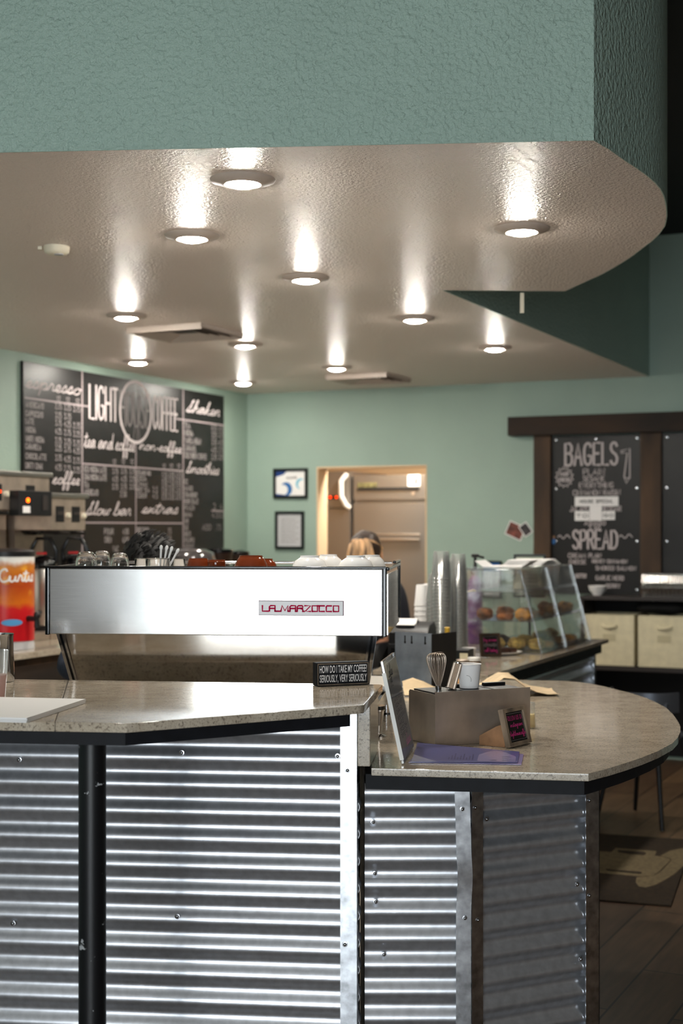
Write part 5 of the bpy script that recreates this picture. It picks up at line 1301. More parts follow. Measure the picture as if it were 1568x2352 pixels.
def fabric_bin(a, c, label):
    h = .325; s_ = thing('fabric_bin', label, 'storage bin', F_BACK @ Vector((sx0+a, y0s+.025, bz0)), RZ_B, 'cream fabric bins'); w = c-a
    m = MB(); th = .006; D = .31
    m.box(0, w, 0, th, 0, h, .003); m.box(0, w, D-th, D, 0, h, .003); m.box(0, th, th, D-th, 0, h); m.box(w-th, w, th, D-th, 0, h); m.box(th, w-th, th, D-th, 0, th); m.build('bin_body', 'bin_fabric', s_)
    m = MB(); m.tube([(w*.36, -.001, h*.80), (w*.4, -.012, h*.765), (w*.5, -.014, h*.75), (w*.6, -.012, h*.765), (w*.64, -.001, h*.80)], .009, 8); m.build('fabric_handle', 'bin_fabric', s_)
    m = MB(); m.box(w*.37, w*.63, -.0022, -.0002, h*.48, h*.62); m.build('label_pocket', 'bin_label', s_, smooth=False)
fabric_bin(bx[0]-.0, bx[1], 'cream fabric storage bin partly hidden by the pastry counter end')
fabric_bin(bx[2]+.012, bx[3], 'cream fabric storage bin at the picture edge, fully beside the pastry counter')
# bowl and foil pans on the shelf
x, _ = hit(1372, 1360, F_BACK, -.2)
t = thing('white_bowl', 'small white bowl on the back shelf below the bagel chalkboard', 'bowl', F_BACK @ Vector((x, -.2, SHZ+.0005)), RZ_B)
m = MB(); m.lathe([(0, .0), (.03, 0), (.032, .006), (.052, .03), (.062, .062), (.058, .062), (.048, .032), (0, .01)], 36, cap=False); m.build('bowl_body', 'white_ceramic', t)
m = MB(); m.tube([(.06*cos(2*pi*k/36), .06*sin(2*pi*k/36), .061) for k in range(36)], .0022, 6, closed=True); m.build('bowl_rim', 'white_ceramic', t)
xa = hit(1484, 1330, F_BACK, -.2)[0]
def foil_pan(z, h, label, mt, wide, up):
    t = thing('foil_pan', label, 'foil pan', F_BACK @ Vector((xa, -.345, SHZ+z)), RZ_B, 'foil pans on the back shelf')
    m = MB(); W_, D_ = .52, .26; n = 60
    def ringp(i, s, zz, amp):
        per = 2*(W_+D_); d = per*i/(n*4); 
        if d < W_: p = (d, 0, 0, -1)
        elif d < W_+D_: p = (W_, d-W_, 1, 0)
        elif d < 2*W_+D_: p = (W_-(d-W_-D_), D_, 0, 1)
        else: p = (0, D_-(d-2*W_-D_), -1, 0)
        k = amp*(1 if i % 4 < 2 else -1); return (p[0]+p[2]*(s+k), p[1]+p[3]*(s+k), zz)
    N = n*4; s0, s1 = (-.018, 0) if not up else (0, -.018)
    A = [m.v(ringp(i, s0, 0, .003)) for i in range(N)]; B = [m.v(ringp(i, s1, h, .003)) for i in range(N)]; C = [m.v(ringp(i, s1+.012, h, 0)) for i in range(N)]; D = [m.v(ringp(i, s1+.012, h+.004, 0)) for i in range(N)]
    for P_, Q_ in ((A, B), (B, C), (C, D)):
        for i in range(N): m.face([P_[i], P_[(i+1) % N], Q_[(i+1) % N], Q_[i]])
    m.face(A[::-1]); m.face(D) if up else None
    m.build('ribbed_tray', mt, t, smooth=False)
foil_pan(.0005, .062, 'lower ribbed foil pan on the back shelf', 'foil', 0, False)
foil_pan(.068, .02, 'flat foil lid between the two ribbed pans', 'foil', 0, True)
foil_pan(.0935, .052, 'upper ribbed foil pan, topmost of the stack on the back shelf', 'foil', 0, True)
# dark lump on the shelf under the top board: black bag
x, _ = hit(1520, 1400, F_BACK, -.2)
t = thing('black_bag', 'black cloth bag lying on top of the fabric bins', 'bag', F_BACK @ Vector((x, -.2, bz0+.326)), RZ_B)
m = MB(); m.ell((0, 0, .045), .16, .12, .045, 24, 12, lambda d: 1+.08*sin(4*d.x+2*d.y)+.05*sin(9*d.y)); m.build('bag_body', 'matte_black', t)
m = MB(); m.tube([(-.05, -.06, .08), (-.03, -.08, .098), (.03, -.08, .098), (.05, -.06, .08)], .005, 8); m.build('bag_strap', 'black_plastic', t)
# ------------------------------------------------------------------ coffee menu board on the side wall
mx0, mx1 = hit(53, 1000, F_LEFT, -.02)[0], hit(514, 1100, F_LEFT, -.02)[0]
MT = (hit(53, 831, F_LEFT, -.02)[1] + hit(514, 908, F_LEFT, -.02)[1])/2; MBt = MT-1.235
t = thing('menu_chalkboard', 'huge coffee menu chalkboard with a round emblem on the side wall', 'chalkboard', F_LEFT @ Vector((mx0, -.001, MBt)), RZ_L)
w, h = mx1-mx0, MT-MBt
m = MB(); m.box(0, w, -.02, 0, 0, h, .002); bd = m.build('board_panel', 'chalkboard', t, smooth=False)
def mp_(px, py):
    x, z = hit(px, py, F_LEFT, -.022); return x-mx0, z-MBt
def zp(px, py, F=None): return mp_(px/2.8, py/2.8+780)
Y = -.0215
m = MB()
def rule(a, c, wd=.009): m.ribbon([zp(*a), zp(*c)], wd, Y)
def vrule(px, pya, pyb, wd=.014):
    x, z0 = zp(px, pya); _, z1 = zp(px, pyb); m.ribbon([(x, max(.002, min(h-.002, z0))), (x, max(.002, min(h-.002, z1)))], wd, Y)
vrule(528, 195, 1520); vrule(1177, 315, 1500); vrule(873, 680, 1400, .011)
for a, c in (((160, 372), (575, 432)), ((1128, 512), (1440, 548)), ((530, 797), (1175, 845)), ((535, 1172), (1170, 1186)), ((1360, 1100), (1440, 1102))):
    x0, z0 = zp(*a); x1, z1 = zp(*c); z = (z0+z1)/2; m.ribbon([(x0, z), (x1, z)], .0095, Y)
m.build('ruled_lines', 'rule_paint', bd, smooth=False)
def zw(m, txt, px0, px1, pybase, hpx, wd, script=False, slant=0.0):
    x0, z = zp(px0, pybase); x1, _ = zp(px1, pybase); _, zt = zp(px0, pybase-hpx); write(m, txt, x0, x1, z, zt-z, wd, Y, script, slant)
for tx, a, c, y, hh, sl_ in [('espresso', 160, 515, 305, 95, .15), ('coffee', 335, 510, 925, 80, .15), ('tea and coffee', 540, 865, 690, 105, .1), ('non-coffee', 895, 1165, 705, 70, .1), ('Slow bar', 548, 838, 1125, 85, .2), ('extras', 908, 1140, 1115, 75, .2), ('Shaken', 1195, 1412, 462, 80, .25), ('Smoothies', 1195, 1405, 855, 75, .2)]:
    m = MB(); zw(m, tx, a, c, y, hh, .0085, True, sl_); m.build('heading_lettering', 'chalk', bd, smooth=False)
m = MB()
zw(m, 'LIGHT', 575, 755, 505, 215, .017); m.build('title_lettering', 'chalk', bd, smooth=False)
m = MB(); zw(m, 'COFFEE', 985, 1140, 570, 210, .017); m.build('title_lettering', 'chalk', bd, smooth=False)
m = MB(); zw(m, 'HOUSE', 775, 965, 550, 225, .014)
for a, c in (((865, 560), (855, 665)), ((880, 560), (882, 670)), ((890, 560), (900, 660)), ((850, 300), (870, 560)), ((890, 310), (885, 560)), ((910, 330), (890, 560))): m.ribbon([zp(*a), zp(*c)], .006, Y)
m.build('emblem_lettering', 'chalk_faint', bd, smooth=False)
m = MB(); cx, cz = zp(872, 466); _, zt = zp(872, 260); xr, _ = zp(975, 466); ry = zt-cz; rx = xr-cx
for k in range(48):
    a0, a1 = 2*pi*k/48, 2*pi*(k+1)/48
    m.poly([(cx+rx*cos(a0), Y-.0003, cz+ry*sin(a0)), (cx+rx*cos(a1), Y-.0003, cz+ry*sin(a1)), (cx+(rx-.02)*cos(a1), Y-.0003, cz+(ry-.02)*sin(a1)), (cx+(rx-.02)*cos(a0), Y-.0003, cz+(ry-.02)*sin(a0))])
m.build('round_emblem', 'chalk', bd, smooth=False)
LW = .005
names = [('AMERICANO', 280, 432), ('CAPPUCCINO', 275, 490), ('LATTE', 218, 540), ('MOCHA', 228, 594), ('WHITE MOCHA', 283, 653), ('CARAMELLA', 262, 702), ('CHOCOLATTE', 298, 765), ('DIRTY CHAI', 270, 826)]
PR = ['2.75', '3.25', '3.75', '4.25']
for i, (tx, xe, y) in enumerate(names):
    m = MB(); zw(m, tx, 165, xe, y, 36, LW); m.build('menu_item', 'chalk_list', bd, smooth=False)
    for k, (xa, xb, dy) in enumerate(((355, 395, 12), (412, 455, 20), (470, 515, 30))):
        if i == 1 and k == 2: continue
        m = MB(); zw(m, PR[(i+k) % 4], xa, xb, y+dy, 38, LW); m.build('menu_item', 'chalk_list', bd, smooth=False)
for xa in (365, 425, 487): m = MB(); zw(m, '12', xa, xa+22, 392+(xa-365)*.13, 30, LW); m.build('price_mark', 'chalk_list', bd, smooth=False)
for i, tx in enumerate(['ICED MOCHA LATTE', 'CHAI MOCHA LATTE', 'TEA', 'AMERICANO']):
    m = MB(); zw(m, tx, 540, [685, 685, 570, 630][i], 850+50*i, 38, LW); m.build('menu_item', 'chalk_list', bd, smooth=False)
    if i < 3:
        for xa in (722, 778, 832): m = MB(); zw(m, PR[(i+xa) % 4], xa, xa+36, 862+50*i, 34, LW); m.build('price_mark', 'chalk_list', bd, smooth=False)
m = MB(); zw(m, '2.50', 772, 812, 1010, 36, LW); m.build('menu_item', 'chalk_list', bd, smooth=False)
for xa in (725, 782, 838): m = MB(); zw(m, '12', xa, xa+20, 798, 28, LW); m.build('price_mark', 'chalk_list', bd, smooth=False)
for i, tx in enumerate(['STEAMED MILK', 'COCOA', 'CHAI', 'HOT TEA', 'CIDER']):
    m = MB(); zw(m, tx, 880, [970, 940, 945, 960, 942][i], 868+37*i, 28, LW); m.build('menu_item', 'chalk_list', bd, smooth=False)
    for xa in (1040, 1085, 1130): m = MB(); zw(m, PR[(i*3+xa) % 4], xa, xa+34, 880+37*i, 28, LW); m.build('price_mark', 'chalk_list', bd, smooth=False)
m = MB(); zw(m, '3.5', 980, 1012, 980, 34, LW); zw(m, '4.5', 980, 1012, 1020, 34, LW); m.build('menu_item', 'chalk_list', bd, smooth=False)
for xa in (1045, 1092, 1140): m = MB(); zw(m, '12', xa, xa+18, 825, 26, LW); m.build('price_mark', 'chalk_list', bd, smooth=False)
for i, tx in enumerate(['TEA', 'MOCHA', 'VANILLA BEAN', 'CARAMEL', 'COLD BREW COFFEE']):
    m = MB(); zw(m, tx, 1185, [1222, 1240, 1290, 1262, 1328][i], 568+48*i, 36, LW); m.build('menu_item', 'chalk_list', bd, smooth=False)
    for xa in (1360, 1405): m = MB(); zw(m, PR[(i+xa) % 4], xa, xa+32, 580+48*i, 34, .005); m.build('price_mark', 'chalk_list', bd, smooth=False)
for i, tx in enumerate(['ICE', 'MANGO', 'STRAWBERRY', 'BERRY BLAST', 'PEACH', 'BANANA', 'LIME', 'KALE', 'GREENS', 'PINEAPPLE', 'COCONUT']):
    m = MB(); zw(m, tx, 1185, [1208, 1238, 1268, 1275, 1248, 1232, 1212, 1210, 1225, 1250, 1246][i], 928+42*i, 30, LW); m.build('menu_item', 'chalk_list', bd, smooth=False)
for (tx, a, c, y) in [('3', 1370, 1385, 1090), ('4', 1412, 1428, 1090), ('4.5', 1362, 1400, 1145), ('5.5', 1408, 1438, 1145), ('ADD', 1300, 1355, 1225), ('.75', 1385, 1420, 1225), ('POUR', 670, 728, 1252), ('4.00', 788, 825, 1252), ('CHEM', 672, 715, 1305), ('6.00', 788, 825, 1305), ('SHOT', 880, 905, 1245), ('SYRUP', 912, 955, 1245), ('.75', 1072, 1100, 1250), ('SOY', 880, 950, 1300), ('.50', 1072, 1100, 1300), ('VAC', 725, 760, 1365), ('8.00', 800, 840, 1365)]:
    m = MB(); zw(m, tx, a, c, y, 36, LW); m.build('menu_item', 'chalk_list', bd, smooth=False)

# ------------------------------------------------------------------ side counter with brewers
t = thing('side_counter', 'granite topped side counter under the coffee menu board', 'counter', F_LEFT @ Vector((-5.2, 0, 0)), RZ_L)
m = MB(); m.box(0, 4.6, -.82, -.002, LOW_Z-.03, LOW_Z, .003); m.build('granite_slab', 'granite', t)
m = MB(); m.box(.02, 4.58, -.78, -.003, .0, LOW_Z-.0305); m.build('cabinet_body', 'rustic_wood', t, smooth=False)
for k in range(5):
    m = MB(); m.box(.03+k*.91, .93+k*.91, -.80, -.7805, .1, LOW_Z-.07, .003); dr = m.build('cabinet_door', 'beam_wood', t)
    m = MB(); m.tube([(.85+k*.91, -.80, .6), (.85+k*.91, -.82, .61), (.85+k*.91, -.82, .72), (.85+k*.91, -.80, .73)], .005, 8); m.build('handle', 'dull_steel', dr)
def wl(px, y):  # x along the side wall below column px at wall offset y
    return hit(px, 1300, F_LEFT, y)[0]
def lw(x, y, z): return F_LEFT @ Vector((x, y, z))
# brewer beside the board (taller front one is cut by the picture edge)
def brewer(xa, xb, yf, yb, ztop, label, panel, cut=False):
    t = thing('coffee_brewer', label, 'coffee brewer', lw(xa, yb, LOW_Z), RZ_L, 'coffee brewers on the side counter')
    W_, D_ = xb-xa, yf-yb; H_ = ztop-LOW_Z      # yf more negative = front
    f = D_
    m = MB(); m.box(0, W_, f, 0, H_-.20, H_-.02, .006); m.build('head_housing', 'dull_steel', t)
    m = MB(); m.box(-.012, W_+.012, f-.015, .002, H_-.024, H_, .005); m.build('top_lid', 'brushed_steel', t)
    m = MB(); m.box(.03, W_-.03, f*.35, -.002, .03, H_-.2); m.build('rear_column', 'dull_steel', t, smooth=False)
    m = MB(); m.box(0, W_, f, 0, .001, .035, .004); m.build('base_plate', 'dull_steel', t)
    for k in (0, 1):
        cx = W_*(.27+.46*k)
        m = MB(); m.box(cx-.045, cx+.03, f-.004, f, H_-.155, H_-.07, .002); pn = m.build('control_panel', 'black_plastic', t)
        m = MB(); m.box(cx-.035, cx+.02, f-.006, f-.004, H_-.115, H_-.10); m.build('display_strip', 'red_light' if panel else 'shelf_dark', pn, smooth=False)
        m = MB(); m.lathe([(.015, 0), (.015, .012), (.011, .018), (0, .019)], 20, c=(cx+.062, f, H_-.12), R=Matrix.Rotation(pi/2, 3, 'X')); m.build('knob', 'cream_plastic', t)
        m = MB(); m.lathe([(.05, H_-.225), (.068, H_-.205), (.07, H_-.2005)], 28, c=(cx, f*.55, 0)); bk = m.build('brew_basket', 'gloss_black', t)
        m = MB(); m.tube([(cx, f*.55-.06, H_-.213), (cx, f-.02, H_-.214), (cx, f-.06, H_-.218)], .009, 10); m.build('basket_handle', 'black_plastic', bk)
    return t, W_, D_, H_
zt2 = at(140, 1132, 7.6).z
ya, yb = -.43, -.03
xb2 = wl(196, ya); xa2 = wl(114, ya)+.012
brewer(xa2, xb2, ya, yb, zt2, 'steel coffee brewer with two dials, in front of the chalkboard heading coffee', False)
# taller brewer with black control box
xb1 = xa2-.014; xa1 = xb1-.60
zt1 = at(60, 1080, 7.2).z
t, W_, D_, H_ = brewer(xa1, xb1, ya, yb, zt1, 'taller steel coffee brewer with black control box and orange light', True)
m = MB(); m.box(W_*.42, W_*.9, D_-.06, D_-.005, H_-.23, H_-.10, .005); pb_ = m.build('control_box', 'black_plastic', t)
m = MB(); m.lathe([(.012, 0), (.012, .004), (0, .007)], 18, c=(W_*.55, D_-.06, H_-.15), R=Matrix.Rotation(pi/2, 3, 'X')); m.build('orange_light', 'orange_light', pb_)
m = MB(); m.box(W_*.48, W_*.58, D_-.062, D_-.06, H_-.215, H_-.18); m.build('white_sticker', 'paper', pb_, smooth=False)
m = MB(); m.box(W_*.76, W_*.83, D_-.064, D_-.06, H_-.2, H_-.125, .001); m.build('rocker_switch', 'shelf_dark', pb_)
# thermal servers under the brewers
def server(px, d, label, ztop, tag_red=True):
    q = lw(wl(px, -.30), -.30, LOW_Z+.0355); r = .078
    t = thing('thermal_server', label, 'coffee server', q, RZ_L-pi/2+.4, 'thermal coffee servers'); H_ = ztop-LOW_Z-.0355
    m = MB(); m.lathe([(r*.95, .0305), (r, .04), (r, H_*.62), (r*.92, H_*.66)], 36); m.build('steel_body', 'brushed_steel', t)
    m = MB(); m.lathe([(r*.98, .0005), (r*.98, .03)], 36); m.build('foot_ring', 'black_plastic', t)
    m = MB(); m.lathe([(r*.94, H_*.66), (r*.97, H_*.7), (r*.8, H_*.76), (r*.5, H_*.79), (r*.3, H_*.80)], 36); ld = m.build('lid', 'gloss_black', t)
    m = MB(); m.tube([(-r*.85, 0, H_*.72), (-r*.9, 0, H_*.85), (-r*.45, 0, H_*.98), (r*.45, 0, H_*.98), (r*.9, 0, H_*.85), (r*.85, 0, H_*.72)], .011, 10); m.build('carry_handle', 'gloss_black', t)
    m = MB(); m.tube([(0, -r, H_*.2), (0, -r-.03, H_*.2), (0, -r-.035, H_*.15)], .011, 10); m.build('faucet', 'black_plastic', t)
    m = MB(); m.box(-.028, .028, -r*.62, -r*.6, H_*.81, H_*.835, .001); m.build('red_tag', 'red_print', ld)
    return t
server(100, 7.35, 'steel thermal server with black handle beside the tea dispenser', zt2-.235)
server(172, 7.62, 'thermal server with black handle at the chalkboard end of the brewers', zt2-.235)
# iced tea dispenser
q = lw(wl(16, -.6), -.6, 0); d = q.y; x = q.x
t = thing('iced_tea_dispenser', 'iced tea dispenser wrapped in an orange and red drink print', 'drink dispenser', (x, d, LOW_Z), 0)
zt = at(30, 1272, d).z-LOW_Z; z0 = at(30, 1470, d).z-LOW_Z
r = (78-16)/FPX*d
m = MB(); m.lathe([(r, .001), (r, .02), (r*.97, z0)], 44); m.build('base', 'paper_grey', t)
m = MB(); m.lathe([(r, 0), (r, zt-z0-.012)], 60, c=(0, 0, 0)); wr = m.build('printed_body', 'tea_print', t); wr.location = (0, 0, z0+.0005)
m = MB(); m.lathe([(r*1.02, zt-.012), (r*1.03, zt+.012), (r*.9, zt+.02), (r*.3, zt+.026)], 44); m.build('lid', 'black_plastic', t)
m = MB(); m.lathe([(.02, -r*1.02), (.02, -r*.9)], 16) if False else m.tube([(.115, -.06, z0+.11), (.17, -.11, z0+.11), (.17, -.11, z0+.07)], .014, 12); m.ell((.17, -.112, z0+.125), .016, .016, .022, 12, 8); m.build('tap', 'black_plastic', t)
m = MB(); st, Wt = script_strokes('Curtis')
for l in st:
    pts = [(-.1+.20*a/Wt+.09, bb*.06) for a, bb in l]
    L_ = []
    n = len(pts)
    for i in range(n):
        aa = -pi/2 + (pts[i][0])/r; tx = pts[min(i+1, n-1)][0]-pts[max(i-1, 0)][0]; tz = pts[min(i+1, n-1)][1]-pts[max(i-1, 0)][1]; q = sqrt(tx*tx+tz*tz) or 1
        row = []
        for s_ in (-.0045, .0045):
            a2 = -pi/2 + (pts[i][0]-tz/q*s_)/r; row.append(m.v(((r+.0008)*cos(a2), (r+.0008)*sin(a2), .29+pts[i][1]+tx/q*s_)))
        L_.append(row)
    for i in range(n-1): m.face([L_[i][0], L_[i][1], L_[i+1][1], L_[i+1][0]])
o = m.build('white_lettering', 'paper', wr, smooth=False)
m = MB(); n = 28
for i in range(n):
    a0, a1 = 2*pi*i/n, 2*pi*(i+1)/n
    def op(k, a): q = -pi/2 + (.055+.052*k*cos(a))/r; return ((r+.0009)*cos(q), (r+.0009)*sin(q), .092+.016*k*sin(a))
    for k in range(8): m.poly([op(k/8, a0), op((k+1)/8, a0), op((k+1)/8, a1)] + ([op(k/8, a1)] if k else []))
m.build('blue_oval', mat('oval_blue', (84, 160, 214), .5), wr, smooth=False)

# grinder with a smoked dome lid and bean hoppers by the corner
p = lw(wl(438, -.45), -.45, LOW_Z)
d = p.y; 
t = thing('blender_base', 'machine with a smoky rounded cover below the menu board corner', 'grinder', p, RZ_L)
zt = at(438, 1257, d).z-LOW_Z; r = 58/FPX*d
m = MB(); m.box(-r*.8, r*.8, -r*.8, r*.8, .001, zt-.13, .01); m.build('housing', 'dull_steel', t)
m = MB(); m.lathe([(r, zt-.13), (r*1.02, zt-.08), (r*.9, zt-.035), (r*.55, zt-.008), (0, zt)], 40, cap=False); m.build('smoked_cover', 'hopper_smoke', t)
for px, lab, dd in ((503, 'dark coffee bean hopper grinder nearer the menu board', -.5), (551, 'dark coffee bean hopper grinder in the wall corner', -.5)):
    if px == 551: q = lw(-.28, -.3, LOW_Z); q = Vector(((551-HX)/FPX*9.75, 9.75, LOW_Z))
    else: q = lw(wl(px, -.5), -.5, LOW_Z)
    d = q.y; zt = at(px, 1258 if px == 503 else 1263, d).z-LOW_Z
    t = thing('coffee_grinder', lab, 'grinder', q, .3, 'bean grinders')
    m = MB(); m.box(-.07, .07, -.1, .1, .001, .22, .012); m.build('motor_body', 'black_plastic', t)
    m = MB(); m.lathe([(.03, .22), (.04, .25), (.085 if px == 503 else .06, zt-.06), (.09 if px == 503 else .065, zt-.03)], 32); m.build('bean_hopper', 'hopper_bean', t)
    m = MB(); m.lathe([(.092 if px == 503 else .067, zt-.03), (.09 if px == 503 else .06, zt-.01), (.02, zt)], 32); m.build('lid', 'gloss_black', t)

# ------------------------------------------------------------------ kitchen behind the doorway
def wk(px, py, y): return hit(px, py, F_BACK, y)
ky = .95
def fridge(pxa, pxb, pytop, label, kind):
    xa, xb = wk(pxa, 1200, ky)[0], wk(pxb, 1200, ky)[0]; zt = wk(pxa, pytop, ky)[1]
    t = thing('steel_refrigerator', label, 'refrigerator', F_BACK @ Vector((xa, ky, 0)), RZ_B, 'kitchen refrigerators'); w = xb-xa
    m = MB(); m.box(0, w, .02, .75, .1, zt, .004); m.build('cabinet', 'fridge_steel', t)
    m = MB(); m.box(.02, w-.02, .05, .72, .0, .1); m.build('plinth', 'matte_black', t, smooth=False)
    return t, w, zt
xm, _ = wk(806, 1150, ky)
t, w, zt = fridge(690, 806, 1084, 'steel kitchen refrigerator with a white curved pull and red buttons', 0)
z1 = wk(770, 1168, ky)[1]
m = MB(); m.box(.003, w-.003, -.012, .019, .12, z1-.006, .004); m.build('door', 'fridge_steel', t)
m = MB(); m.box(.003, w-.003, -.012, .019, z1+.006, zt-.004, .004); pn = m.build('upper_panel', 'fridge_steel', t)
X = lambda px: wk(px, 1150, ky)[0] - (wk(690, 1200, ky)[0])
Zz = lambda py: wk(780, py, ky)[1]
m = MB(); m.tube([(X(797), -.012, Zz(1090)), (X(789), -.05, Zz(1105)), (X(790), -.055, Zz(1140)), (X(799), -.045, Zz(1160)), (X(803), -.012, Zz(1166))], .02, 12); m.build('white_pull', 'white_plastic', t)
m = MB(); m.box(X(750), X(778), -.014, -.012, Zz(1147), Zz(1138)); bp_ = m.build('button_plate', 'matte_black', pn, smooth=False)
for px in (760, 774): m = MB(); m.lathe([(.011, 0), (.01, .006)], 14, c=(X(px), -.014, Zz(1142)), R=Matrix.Rotation(pi/2, 3, 'X')); m.build('red_button', 'red_light', bp_)
t, w, zt = fridge(812, 1000, 1092, 'wide steel kitchen refrigerator with a black slot and two door rails', 1)
xo = wk(812, 1200, ky)[0]
X = lambda px: wk(px, 1150, ky)[0] - xo
Zz = lambda py: wk(880, py, ky)[1]
m = MB(); m.box(.003, w-.003, -.014, .019, Zz(1148), zt-.004, .004); pn = m.build('upper_panel', 'fridge_steel', t)
m = MB(); m.box(.003, w-.003, -.014, .019, .12, Zz(1155), .004); dr = m.build('door', 'fridge_steel', t)
m = MB(); m.box(X(824), X(964), -.03, -.0145, Zz(1126), Zz(1120), .002); m.build('black_slot_handle', 'matte_black', pn)
m = MB(); m.box(X(824), X(868), -.026, -.0145, Zz(1119.5), Zz(1108), .004); m.build('green_label_strip', mat('olive_label', (92, 88, 58), .6, var=.4, vscale=60), pn)
m = MB(); m.box(X(938), X(966), -.016, -.0145, Zz(1118), Zz(1092)); st = m.build('warning_sticker', 'paper', pn, smooth=False)
m = MB(); write(m, 'HOT', X(953), X(962), Zz(1114), Zz(1100)-Zz(1114), .006, -.0165); m.build('red_mark', 'red_print', st, smooth=False)
for py in (1228, 1239): m = MB(); m.tube([(X(862), -.045, Zz(py)), (X(968), -.045, Zz(py))], .011, 12); m.box(X(866), X(870), -.045, -.0145, Zz(py)-.006, Zz(py)+.006); m.box(X(960), X(964), -.045, -.0145, Zz(py)-.006, Zz(py)+.006); m.build('door_rail', 'brushed_steel', dr)
m = MB(); m.tube([(X(950), -.0145, Zz(1134)), (X(950), -.022, Zz(1134))], .014, 14); m.build('lock_knob', 'dull_steel', pn)

# ------------------------------------------------------------------ floor mat and chair on the customer side
c1, c2, c3 = on_z(1540, 2084, 0), on_z(1365, 2070, 0), on_z(1370, 1908, 0)
ux = (c1-c2).normalized(); rzm = atan2(ux.y, ux.x)
t = thing('floor_mat', 'dark brown floor mat with a pale espresso machine part drawing', 'floor mat', (c1.x, c1.y, 0), rzm)
dep = 1.25
m = MB(); m.box(-1.5, 0, 0, dep, .001, .009, .003); mb_ = m.build('mat_base', mat('mat_brown', (46, 34, 20), .9, var=.2, vscale=60, bump=(300, .5, .002)), t)
inv = t.matrix_basis.inverted()
def fm(px, py): q = inv @ on_z(px, py, .009); return (q.x, q.y)
zc = lambda a, b_: fm(1360+a/7.538, 1860+b_/7.538)
def flat(P, nm, z, mt):
    m = MB(); m.prism([zc(*q) for q in P], z, z+.0012); return m.build(nm, mt, mb_, smooth=False)
mat('mat_beige', (112, 98, 72), .9, var=.12, vscale=60)
flat([(-250, 700), (330, 735), (400, 665), (860, 700), (1110, 720), (1080, 800), (1220, 820), (1330, 845), (1350, 880), (1160, 1070), (1060, 1140), (860, 1160), (760, 1150), (100, 1090), (-300, 1060)], 'pale_drawing_body', .0092, 'mat_beige')
flat([(1180, 800), (1350, 710), (1568, 670), (1900, 690), (1900, 900), (1568, 980), (1420, 1120), (1240, 1230), (1080, 1310), (930, 1350), (800, 1330), (750, 1260), (765, 1170), (900, 1165), (1080, 1140), (1200, 1060), (1370, 880), (1345, 840)], 'pale_drawing_handle', .0092, 'mat_beige')
flat([(440, 705), (900, 740), (930, 765), (890, 790), (620, 770), (440, 735)], 'dark_slot', .0106, 'mat_brown')
flat([(230, 1035), (840, 1085), (860, 1105), (800, 1115), (240, 1060)], 'dark_line', .0106, 'mat_brown')
p = Vector(((1488-HX)/FPX*7.3, 7.3, 0))
t = thing('metal_chair', 'grey metal chair whose curved back shows beyond the rounded counter', 'chair', p, 2.4)
zb_ = at(1475, 1583, 7.3).z
m = MB(); m.lathe([(0, .44), (.17, .44), (.18, .446), (.18, .456), (.17, .462), (0, .458)], 36, cap=False); m.build('seat', 'blue_grey_metal', t)
m = MB()
arcp = [(.19*cos(a), .19*sin(a)) for a in [pi*.05+pi*.9*k/16 for k in range(17)]]
vv = [[m.v((x, y, zb_-.10)), m.v((x, y, zb_)), m.v((x*1.04, y*1.04, zb_)), m.v((x*1.04, y*1.04, zb_-.10))] for x, y in arcp]
for a, c in zip(vv, vv[1:]):
    for k in range(4): m.face([a[k], a[(k+1) % 4], c[(k+1) % 4], c[k]])
m.face(vv[0]); m.face(vv[-1][::-1]); m.build('backrest', 'blue_grey_metal', t)
for s in (-1, 1): m = MB(); m.tube([(s*.15, .1, .455), (s*.165, .11, zb_-.05)], .011, 10); m.build('back_post', 'blue_grey_metal', t)
for sx in (-1, 1):
    for sy in (-1, 1): m = MB(); m.tube([(sx*.12, sy*.12, .44), (sx*.19, sy*.19, .006)], [.014, .011], 10); m.build('leg', 'black_steel', t)

# ------------------------------------------------------------------ people
def skin_mesh(name, chains, material, parent=None, sub=2):
    """chains: list of lists of (co, radius); chains share points by equal coordinates; grown into one surface"""
    vs, es, rs, ix = [], [], [], {}
    for ch in chains:
        prev = None
        for co, r in ch:
            key = tuple(round(c, 4) for c in co)
            if key not in ix: ix[key] = len(vs); vs.append(co); rs.append(r)
            k = ix[key]
            if prev is not None and prev != k: es.append((prev, k))
            prev = k
    me = bpy.data.meshes.new(name); me.from_pydata(vs, es, []); o = bpy.data.objects.new(name, me); COL.objects.link(o)
    sk = o.modifiers.new('skin', 'SKIN'); sk.use_smooth_shade = True
    lay = me.skin_vertices[0] if me.skin_vertices else None
    if lay is None:
        bpy.context.view_layer.objects.active = o; lay = me.skin_vertices.new().data if hasattr(me.skin_vertices, 'new') else None
    for i, r in enumerate(rs):
        rr = r if isinstance(r, tuple) else (r, r); me.skin_vertices[0].data[i].radius = rr; me.skin_vertices[0].data[i].use_root = (i == 0)
    sb = o.modifiers.new('sub', 'SUBSURF'); sb.levels = sub; sb.render_levels = sub
    bpy.context.view_layer.update(); dg = bpy.context.evaluated_depsgraph_get()
    m2 = bpy.data.meshes.new_from_object(o.evaluated_get(dg)); m2.name = name
    bpy.data.objects.remove(o); bpy.data.meshes.remove(me)
    m2.materials.clear(); m2.materials.append(MATS[material])
    m2.polygons.foreach_set('use_smooth', [True]*len(m2.polygons))
    o = bpy.data.objects.new(name, m2); COL.objects.link(o)
    if parent is not None: o.parent = parent
    return o
